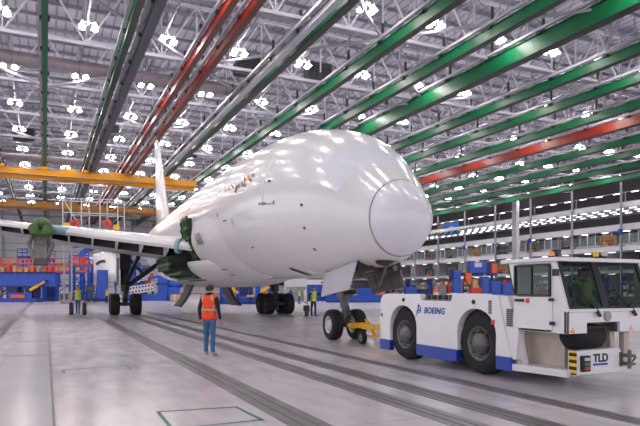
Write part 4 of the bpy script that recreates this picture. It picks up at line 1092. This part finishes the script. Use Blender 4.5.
t = stand('work_stand', 'work stand with orange guardrails behind the long blue jig at far left', 14, 78.5, 6.4, 2.6, 4.6, st=(-5.5, 3.6, -2.4, 5.2))
stand('work_stand', 'narrow blue railed stand under the bare engine pylon', 22, 88, 1.6, 1.6, 6.6, rail='eq_blue', deck='eq_navy')
stand('work_stand', 'small blue railed stand just right of the bare engine pylon', 46, 89, 1.4, 1.6, 6.4, rail='eq_blue', deck='eq_red')
t = stand('work_stand', 'wide orange decked stand with a stair left of the second airliner', 67, 86, 5.2, 2.6, 4.4, st=(-5.2, 1.6, -2.6, 4.4))
t = eq('control_cabinet', 'blue equipment cabinet between the far left jig and the orange stair', 'cabinet', 51, 82)
part(t, 'body', [((-.9, 0, .1), (.6, 1.2, 3.6), 'eq_blue')]); part(t, 'door', [((-.8, -.05, .4), (-.18, 0, 3.3), 'eq_navy'), ((-.12, -.05, .4), (.5, 0, 3.3), 'eq_navy')]); part(t, 'plinth', [((-.95, -.05, 0), (.65, 1.2, .1), 'black_trim')])
t = stand('work_stand', 'tall blue truss stand with red orange panels left of the second airliner nose', 79, 81, 2.8, 1.6, 5.2, rail='eq_blue', deck='eq_red')
part(t, 'panel', [((-1.2, -.04, 5.5), (-.1, .01, 6.2), 'eq_orange'), ((.1, -.04, 5.4), (1.2, .01, 6.1), 'eq_red')])
part(t, 'frame', bars=[((-1.4, 0, 5.2), (-.9, 0, 7.4), .18, 'eq_blue'), ((-.9, 0, 7.4), (1.2, 0, 7.6), .18, 'eq_blue'), ((1.4, 0, 5.2), (1.2, 0, 7.6), .18, 'eq_blue'), ((-1.4, 0, 5.2), (1.2, 0, 7.6), .14, 'eq_blue')])
# arched stand over the second nose
t = eq('nose_arch', 'blue arched access frame over the second airliner nose', 'work stand', 104, 92)
b = MB()
for yy in (0, 1.2):
    pts = [(-3.6+7.4*k/10, yy, 7.4+1.1*sin(pi*k/10)) for k in range(11)]
    for p, q in zip(pts[:-1], pts[1:]): b.bar(p, q, .3, .4, 'eq_blue')
for k in range(0, 11, 2): b.bar((-3.6+7.4*k/10, 0, 7.4+1.1*sin(pi*k/10)), (-3.6+7.4*k/10, 1.2, 7.4+1.1*sin(pi*k/10)), .15, .15, 'eq_blue')
b.build('arch', t)
for x in (-3.6, 3.8): part(t, 'leg', [((x-.2, -.1, 0), (x+.2, 1.3, 7.5), 'eq_blue')])
t = eq('cover_panel', 'tall plain blue cover panel in front of the second airliner nose', 'panel', 102, 78)
part(t, 'panel', [((-.75, 0, .3), (.75, .25, 4.2), 'eq_blue')], bevel=.1); part(t, 'foot', [((-.9, -.5, 0), (.9, .8, .3), 'eq_navy')])
t = eq('equipment_cart', 'dark wheeled equipment cart left of the blue cover panel', 'cart', 90, 74)
part(t, 'frame', [((-.55, 0, .3), (.55, .9, .5), 'gear_dark'), ((-.5, .1, 1.3), (.5, .8, 1.4), 'gear_dark'), ((-.35, .15, 1.4), (.3, .7, 2.0), 'port_gray')], [((-.5, .1, .4), (-.5, .1, 2.1), .1, 'gear_dark'), ((.5, .1, .4), (.5, .1, 2.1), .1, 'gear_dark'), ((-.5, .1, 2.1), (.5, .1, 2.1), .1, 'gear_dark')])
part(t, 'wheel', cyls=[((-.5, .1, .15), (-.4, .1, .15), .15, 'rubber'), ((.4, .1, .15), (.5, .1, .15), .15, 'rubber'), ((-.5, .8, .15), (-.4, .8, .15), .15, 'rubber'), ((.4, .8, .15), (.5, .8, .15), .15, 'rubber')], bars=[((-.45, .1, .15), (-.45, .8, .35), .05, 'gear_dark'), ((.45, .1, .15), (.45, .8, .35), .05, 'gear_dark')])
t = eq('crate', 'grey wire sided crate on the floor left of the lime vest walker', 'crate', 64, 76)
part(t, 'box', [((-.6, 0, .12), (.6, .9, 1.15), 'eq_gray')]); part(t, 'lid', [((-.65, -.05, 1.15), (.65, .95, 1.25), 'wall_white')]); part(t, 'panel', [((-.5, -.02, .3), (.5, 0, 1.0), 'port_gray')]); part(t, 'skid', [((-.6, 0, 0), (-.4, .9, .12), 'eq_tan'), ((.4, 0, 0), (.6, .9, .12), 'eq_tan')])
# right of the starboard gear: blue machine with perforated white beams
t = eq('drilling_machine', 'blue machine with perforated white beams behind the left main gear', 'machine', 148, 82)
part(t, 'base', [((-3.4, 0, 0), (2.6, 2.2, .9), 'eq_blue'), ((-3.4, .4, .9), (-1.6, 2, 2.6), 'eq_blue')])
part(t, 'column', [((1.3, .1, .9), (2.7, 1.8, 3.6), 'eq_blue'), ((1.1, 0, 2.2), (2.9, .1, 2.5), 'eq_navy')])
part(t, 'column', [((-3.3, .6, 2.6), (-2.2, 1.8, 5.0), 'eq_blue')])
def perforated(t, p, q, hgt):
    b = MB(); p, q = Vector(p), Vector(q); n = 16
    b.bar(p, q, .25, hgt, 'wall_white')
    for k in range(8):
        c = p.lerp(q, (k+.5)/8)
        for s in (-.25, .25): b.cyl(c+Vector((.1*s, -.14, s*hgt)), c+Vector((.1*s, -.1, s*hgt)), hgt*.13, 'port_gray', n=10)
    b.build('perforated_beam', t)
perforated(t, (-2.6, -.3, 1.4), (.9, -.3, 1.95), 1.1); perforated(t, (-1.8, -.3, 2.9), (.0, -.3, 3.25), .6)
part(t, 'column', [((-1.4, .8, .9), (-.6, 1.8, 4.6), 'eq_blue'), ((-.9, .6, 4.2), (1.6, 1.6, 4.7), 'eq_navy')]); part(t, 'motor', cyls=[((-1.9, .3, 4.9), (-1.2, .3, 4.9), .55, 'eq_blue')], bars=[((-1.5, .3, 4.9), (-1.5, 1.2, 4.5), .3, 'eq_navy')])
part(t, 'arm', bars=[((-2.6, .3, 3.6), (-.4, .3, 3.0), .35, 'eq_blue'), ((-.4, .3, 3.0), (1.4, .3, 3.4), .4, 'eq_blue'), ((-1.8, .2, 1.4), (-1.8, .2, .8), .3, 'eq_navy'), ((.6, .2, 1.6), (.6, .2, .8), .3, 'eq_navy')])
part(t, 'bracket', [((-.4, .1, 2.4), (.3, .4, 2.9), 'eq_red'), ((.2, .1, 3.3), (.6, .4, 3.8), 'eq_red')])
part(t, 'motor', cyls=[((2.7, .8, 2.4), (4.4, .8, 2.4), .62, 'eq_blue'), ((4.4, .8, 2.4), (4.7, .8, 2.4), .4, 'eq_navy')]); part(t, 'motor_stand', [((2.7, .3, 0), (4.2, 1.3, 1.9), 'eq_blue')])
t = eq('parts_box', 'small tan parts box on a pallet right of the perforated beam machine', 'box', 174.5, 76)
part(t, 'box', [((-.55, 0, .15), (.55, .8, .95), 'eq_tan')]); part(t, 'pallet', [((-.65, -.05, 0), (.65, .85, .15), 'eq_gray')]); part(t, 'tape', [((-.1, -.01, .15), (.1, 0, .95), 'wall_white')])
# blue frames under the belly
t = eq('wheel_jig', 'blue rectangular frame jig with yellow cylinders seen under the belly', 'jig', 246, 64)
part(t, 'frame', [((-2.9, 0, 2.3), (2.9, .5, 2.7), 'eq_blue'), ((-2.9, 0, .25), (2.9, .5, .75), 'eq_blue'), ((-2.9, .0, .3), (-2.5, .5, 2.6), 'eq_blue'), ((-1.1, 0, .3), (-.7, .5, 2.6), 'eq_blue'), ((.3, 0, .3), (.7, .5, 2.6), 'eq_navy'), ((1.0, 0, .3), (1.5, .5, 2.6), 'eq_blue'), ((2.4, 0, .3), (2.9, .5, 2.6), 'eq_blue')])
part(t, 'base', [((-3.1, -.4, 0), (3.1, 1.2, .3), 'eq_navy')])
part(t, 'panel', [((-.68, .1, .8), (.25, .3, 2.0), 'eq_navy')])
part(t, 'hydraulic_cylinder', cyls=[((-2.2, -.2, 2.0), (-1.2, -.2, 1.45), .26, 'yellow_paint'), ((-1.2, -.2, 1.45), (-.8, -.2, 1.2), .16, 'yellow_paint')], bars=[((-2.2, -.2, 2.0), (-2.2, .2, 2.4), .2, 'eq_navy')])
part(t, 'hydraulic_cylinder', cyls=[((-2.3, -.2, 1.3), (-1.2, -.2, .7), .2, 'wall_white')], bars=[((-1.2, -.2, .7), (-1.2, .2, .5), .2, 'eq_navy')])
part(t, 'hydraulic_cylinder', cyls=[((1.7, -.2, 1.3), (2.8, -.2, 2.1), .18, 'yellow_paint')], bars=[((1.7, -.2, 1.3), (1.7, .2, .5), .15, 'eq_navy')])
part(t, 'clamp', [((1.8, -.1, .75), (2.4, .4, 1.4), 'eq_orange')]); part(t, 'clamp', [((.1, -.25, .75), (.9, .3, 1.0), 'eq_tan')])
t = eq('booth', 'white topped booth beside the blue curtain wall, right of the main wheels', 'booth', 296, 76)
part(t, 'fascia', [((-1.5, 0, 1.9), (1.5, .3, 2.95), 'wall_white')]); part(t, 'post', [((-1.5, 0, 0), (-1.3, .3, 1.9), 'wall_white')]); part(t, 'post', [((1.3, 0, 0), (1.5, .3, 1.9), 'wall_white')]); part(t, 'counter', [((-1.3, .5, 0), (1.3, 1.2, 1.0), 'eq_gray')])
t = eq('curtain_wall', 'deep blue curtain wall with a pale header behind the nose gear', 'curtain', 317, 74)
part(t, 'header', [((-1.2, -.05, 2.2), (1.2, .2, 2.8), 'fascia_white'), ((.5, -.07, 2.35), (1.0, -.05, 2.6), 'eq_red')]); 
b = MB(); rows = [[Vector((-1.2+2.4*k/24, .06*sin(k*1.6), z)) for k in range(25)] for z in (.1, 2.2)]; b.grid(rows, 'eq_blue'); b.build('curtain', t)
part(t, 'post', [((-1.25, -.05, 0), (-1.15, .1, 2.2), 'eq_navy')]); part(t, 'post', [((1.15, -.05, 0), (1.25, .1, 2.2), 'eq_navy')])
t = eq('equipment_skid', 'long low blue equipment skid behind the nose wheels', 'skid', 358, 72)
part(t, 'base', [((-4, 0, .1), (4.2, 1.6, .9), 'eq_blue')]); part(t, 'hood', [((-3.6, .2, .9), (-.6, 1.4, 1.5), 'eq_navy')]); part(t, 'hood', [((0, .2, .9), (2.2, 1.4, 1.8), 'eq_blue')]); part(t, 'pump', [((2.6, .2, .9), (3.2, .8, 1.5), 'eq_orange')]); part(t, 'skid_runner', [((-3.9, .1, 0), (4.1, .3, .1), 'gear_dark'), ((-3.9, 1.3, 0), (4.1, 1.5, .1), 'gear_dark')])
# work platform with white rails over the wing
t = eq('work_platform', 'tall work platform with white rails and red reels rising above the wing', 'work stand', 90, 66)
part(t, 'deck', [((-3.2, 0, 8.0), (3.2, 2.4, 8.3), 'eq_gray')])
for x in (-3.0, 3.0):
    for y in (.2, 2.2): part(t, 'leg', [((x-.08, y-.08, 0), (x+.08, y+.08, 8.0), 'steel_light'), ((x-.3, y-.3, 0), (x+.3, y+.3, .12), 'steel_gray')])
b = MB()
for y in (.1, 2.3):
    for x in (-3.1, -1.0, 1.1, 3.1): b.bar((x, y, 8.3), (x, y, 11.9), .1, .1, 'wall_white')
    for z in (10.3, 11.9): b.bar((-3.1, y, z), (3.1, y, z-.2), .1, .1, 'wall_white')
for x in (-3.1, 3.1): b.bar((x, .1, 11.8), (x, 2.3, 11.8), .1, .1, 'wall_white')
b.bar((-3.1, .1, 11.9), (-1.0, .1, 8.4), .08, .08, 'wall_white'); b.build('guardrail', t)
for x in (-1.7, 2.0):
    part(t, 'hose_reel', cyls=[((x, -.25, 9.0), (x, .05, 9.0), .5, 'eq_red'), ((x, -.28, 9.0), (x, -.25, 9.0), .2, 'port_gray')])
part(t, 'tool_chest', [((-3.0, -.2, 8.3), (-2.2, .2, 9.1), 'yellow_paint')]); part(t, 'tool_chest', [((2.7, -.2, 8.3), (3.3, .2, 8.9), 'yellow_paint')])
# behind the tractor
t = eq('riveting_machine', 'blue twin column machine with a white label behind the tow tractor', 'machine', 472, 40)
part(t, 'column', [((-1.25, 0, 0), (-.75, .8, 2.9), 'eq_blue'), ((-1.45, .1, 2.3), (-1.2, .7, 3.0), 'eq_navy')]); part(t, 'column', [((.7, 0, 0), (1.15, .8, 2.5), 'eq_blue'), ((1.15, .1, 0), (1.4, .7, 2.3), 'eq_navy')])
part(t, 'base', [((-1.6, -.3, 0), (1.6, 1.4, .5), 'eq_navy')]); hd = part(t, 'head', [((-.1, .1, 2.75), (1.0, .9, 3.55), 'eq_blue'), ((-.78, .4, 2.55), (.9, .7, 2.78), 'eq_navy')])
part(hd, 'label_plate', [((.2, .07, 3.15), (.7, .1, 3.45), 'wall_white')])
part(t, 'spindle', [((-.45, -.1, 2.1), (-.05, .5, 2.75), 'eq_orange')]); part(t, 'spindle', [((.05, 0, 1.7), (.4, .5, 2.3), 'eq_tan')]); part(t, 'fixture', [((-.1, -.2, 1.0), (.6, .5, 1.75), 'eq_red')]); part(t, 'fixture', [((-.6, -.1, .5), (.62, .9, 1.0), 'eq_navy')])
part(t, 'hose', bars=[((-.6, -.05, 2.4), (-.2, -.1, 1.9), .07, 'black_trim'), ((-.2, -.1, 1.9), (.1, -.1, 1.3), .07, 'black_trim')])
t = eq('cabinet', 'orange fronted control cabinet on a post right of the twin column machine', 'cabinet', 493, 46)
part(t, 'body', [((-.4, 0, 2.7), (.35, .6, 3.75), 'eq_navy'), ((-.1, .2, .1), (.1, .4, 2.7), 'eq_navy')]); part(t, 'panel', [((-.1, -.03, 2.9), (.33, 0, 3.65), 'eq_orange')]); part(t, 'foot', [((-.35, 0, 0), (.35, .6, .1), 'black_trim')])
for i, (px, zc, h, m, lab) in enumerate(((502, 44, 2.35, 'eq_blue', 'blue drum rack between the orange fronted cabinet and the cab'), (447, 46, 2.1, 'eq_gray', 'grey parts trolley left of the twin column machine'), (418, 42, 1.9, 'eq_blue', 'blue low bin behind the tow tractor rear, below the radome'))):
    t = eq('parts_trolley', lab, 'trolley', px, zc)
    part(t, 'frame', [((-.9, 0, .3), (.9, .9, .5), m), ((-.9, 0, 1.2), (.9, .9, 1.3), m)], [((x, y, .15), (x, y, h), .1, m) for x in (-.85, .85) for y in (.05, .85)])
    part(t, 'bin', [((-.8, .05, 1.3), (-.05, .85, h-.1), m)]); part(t, 'bin', [((.05, .05, 1.3), (.8, .85, h-.25), ['eq_blue', 'eq_red', 'eq_navy'][i])])
    part(t, 'wheel', cyls=[((-.8, .1, .12), (-.7, .1, .12), .12, 'rubber'), ((.7, .1, .12), (.8, .1, .12), .12, 'rubber'), ((-.8, .8, .12), (-.7, .8, .12), .12, 'rubber'), ((.7, .8, .12), (.8, .8, .12), .12, 'rubber')], bars=[((-.75, .1, .12), (-.75, .8, .3), .04, 'gear_dark'), ((.75, .1, .12), (.75, .8, .3), .04, 'gear_dark')])
t = eq('safety_cone', 'large orange red cone behind the tractor grille', 'cone', 436, 38)
b = MB(); b.lathe([(.001, 1.85), (.08, 1.83), (.42, .06), (.42, 0)], 'eq_orange'); b.build('cone', t); b = MB(); b.lathe([(.16, 1.45), (.24, 1.05)], 'wall_white', (0, -.01, 0)); b.build('stripe', t); part(t, 'base', [((-.5, -.5, 0), (.5, .5, .06), 'eq_orange')])
# storage racks on the ground floor below the mezzanine
random.seed(5)
where = ['fourth', 'third', 'second', 'first']
n = 0
for i in range(9):
    y = 74.5+12*i-(1.2 if i == 2 else 0)
    
    t = thing('storage_rack', '%s storage rack from the right under the mezzanine, full of boxes' % ORD[i], 'rack', (XR-2.2, y, 0), -pi/2, 'storage racks under the mezzanine')
    part(t, 'upright', [((-4.2, 0, 0), (-4.05, 1.2, 4.0), 'eq_blue')], bevel=0); part(t, 'upright', [((4.05, 0, 0), (4.2, 1.2, 4.0), 'eq_blue')], bevel=0)
    for z in (.3, 1.6, 2.9): part(t, 'shelf', [((-4.2, 0, z-.1), (4.2, 1.2, z), random.choice(['eq_gray', 'eq_orange', 'steel_light']))], bevel=0)
    for z in (.3, 1.6, 2.9):
        x = -3.9
        while x < 3.4:
            w = .5+random.random()*.8; h = .4+random.random()*.6
            part(t, 'carton', [((x, .15, z), (x+w, 1.05, z+h), random.choice(['eq_tan', 'eq_gray', 'eq_blue', 'wall_white', 'eq_red', 'eq_green', 'wall_white']))], bevel=0); x += w+.15+random.random()*.4
# cabinets and stock standing on the upper mezzanine floors
cols = [('eq_tan', 'tan'), ('eq_green', 'green'), ('room_beige', 'brown'), ('eq_gray', 'grey')]
for fl, (z, m0) in enumerate(((5.5, 'second'), (10.4, 'third'))):
    for i in range(8):
        m, cn = cols[(i*3+fl) % 4]; y = 74+10.4*i
        t = thing('shelving_unit', '%s shelving unit, %s from the right on the %s mezzanine level' % (cn, ORD[i], m0), 'shelves', (XR+1.0, y, z), -pi/2, 'shelving on the %s mezzanine level' % m0)
        part(t, 'carcass', [((-1.8, .1, 0), (-1.7, .75, 2.2), m), ((1.7, .1, 0), (1.8, .75, 2.2), m), ((-1.8, .7, 0), (1.8, .75, 2.2), m)], bevel=0)
        for k in range(4): part(t, 'shelf', [((-1.7, .1, .1+.65*k), (1.7, .7, .16+.65*k), m)], bevel=0)
        part(t, 'stock', [((-1.5, .2, .16), (.2, .6, .6), 'eq_tan' if i % 2 else 'eq_navy')], bevel=0); part(t, 'stock', [((-.6, .2, .81), (1.4, .6, 1.2), 'eq_red' if i % 3 else 'eq_green')], bevel=0)
# blue banner hung in front of the mezzanine, pale at its left end
t = thing('banner', 'blue hanging banner with white slanted marks, just right of the radome', 'banner', (100.75, 131, 0), -pi/2)
b = MB(); rows = [[Vector((-5.5+9.5*k/20, .06*sin(k*.8), z)) for k in range(21)] for z in (16.6, 20.0)]
b.grid([[p for p in r[6:]] for r in rows], 'banner_blue'); b.grid([[p for p in r[:7]] for r in rows], 'decal_gray'); bo = b.build('cloth', t, solid=.03)
for x, w, h in ((-.2, .5, .55), (.6, .35, .75), (1.3, .5, .7), (1.9, .5, .5)):
    b = MB(); b.prism([(0, 0), (w, 0), (w+.35, h*1.2), (.35, h*1.2)], (x-.6, -.12, 17.9), (1,0,0), (0,0,1), (0,.04,0), 'banner_white'); b.build('mark', bo)
part(t, 'batten', [((-5.6, -.06, 19.98), (4.1, .06, 20.1), 'steel_light')])
b = MB(); b.cyl((-2.8, 0, 20.1), (-2.8, 0, 24.55), .02, 'port_gray', n=6); b.cyl((2.8, 0, 20.1), (2.8, 0, 24.55), .02, 'port_gray', n=6); b.build('cord', t)
# blue hose reels on the mezzanine posts
for i, lab in ((1, 'round blue hose reel on the mezzanine post at the right edge'), (3, 'round blue hose reel on the post right of the thick white column'), (5, 'round blue hose reel on the post left of the thick white column')):
    y = 68.2+12*i
    t = thing('hose_reel', lab, 'hose reel', (XR-.62, y, 13.0), 0, 'hose reels on the mezzanine posts')
    b = MB(); b.lathe([(.001, 0), (.55, 0), (.6, .06), (.6, .2), (.55, .26), (.001, .26)], 'eq_blue', (.12, 0, 0), (-1, 0, 0)); b.build('drum', t)
    b = MB(); b.lathe([(.001, .26), (.2, .26), (.2, .3), (.001, .32)], 'eq_navy', (.12, 0, 0), (-1, 0, 0)); b.build('hub', t)
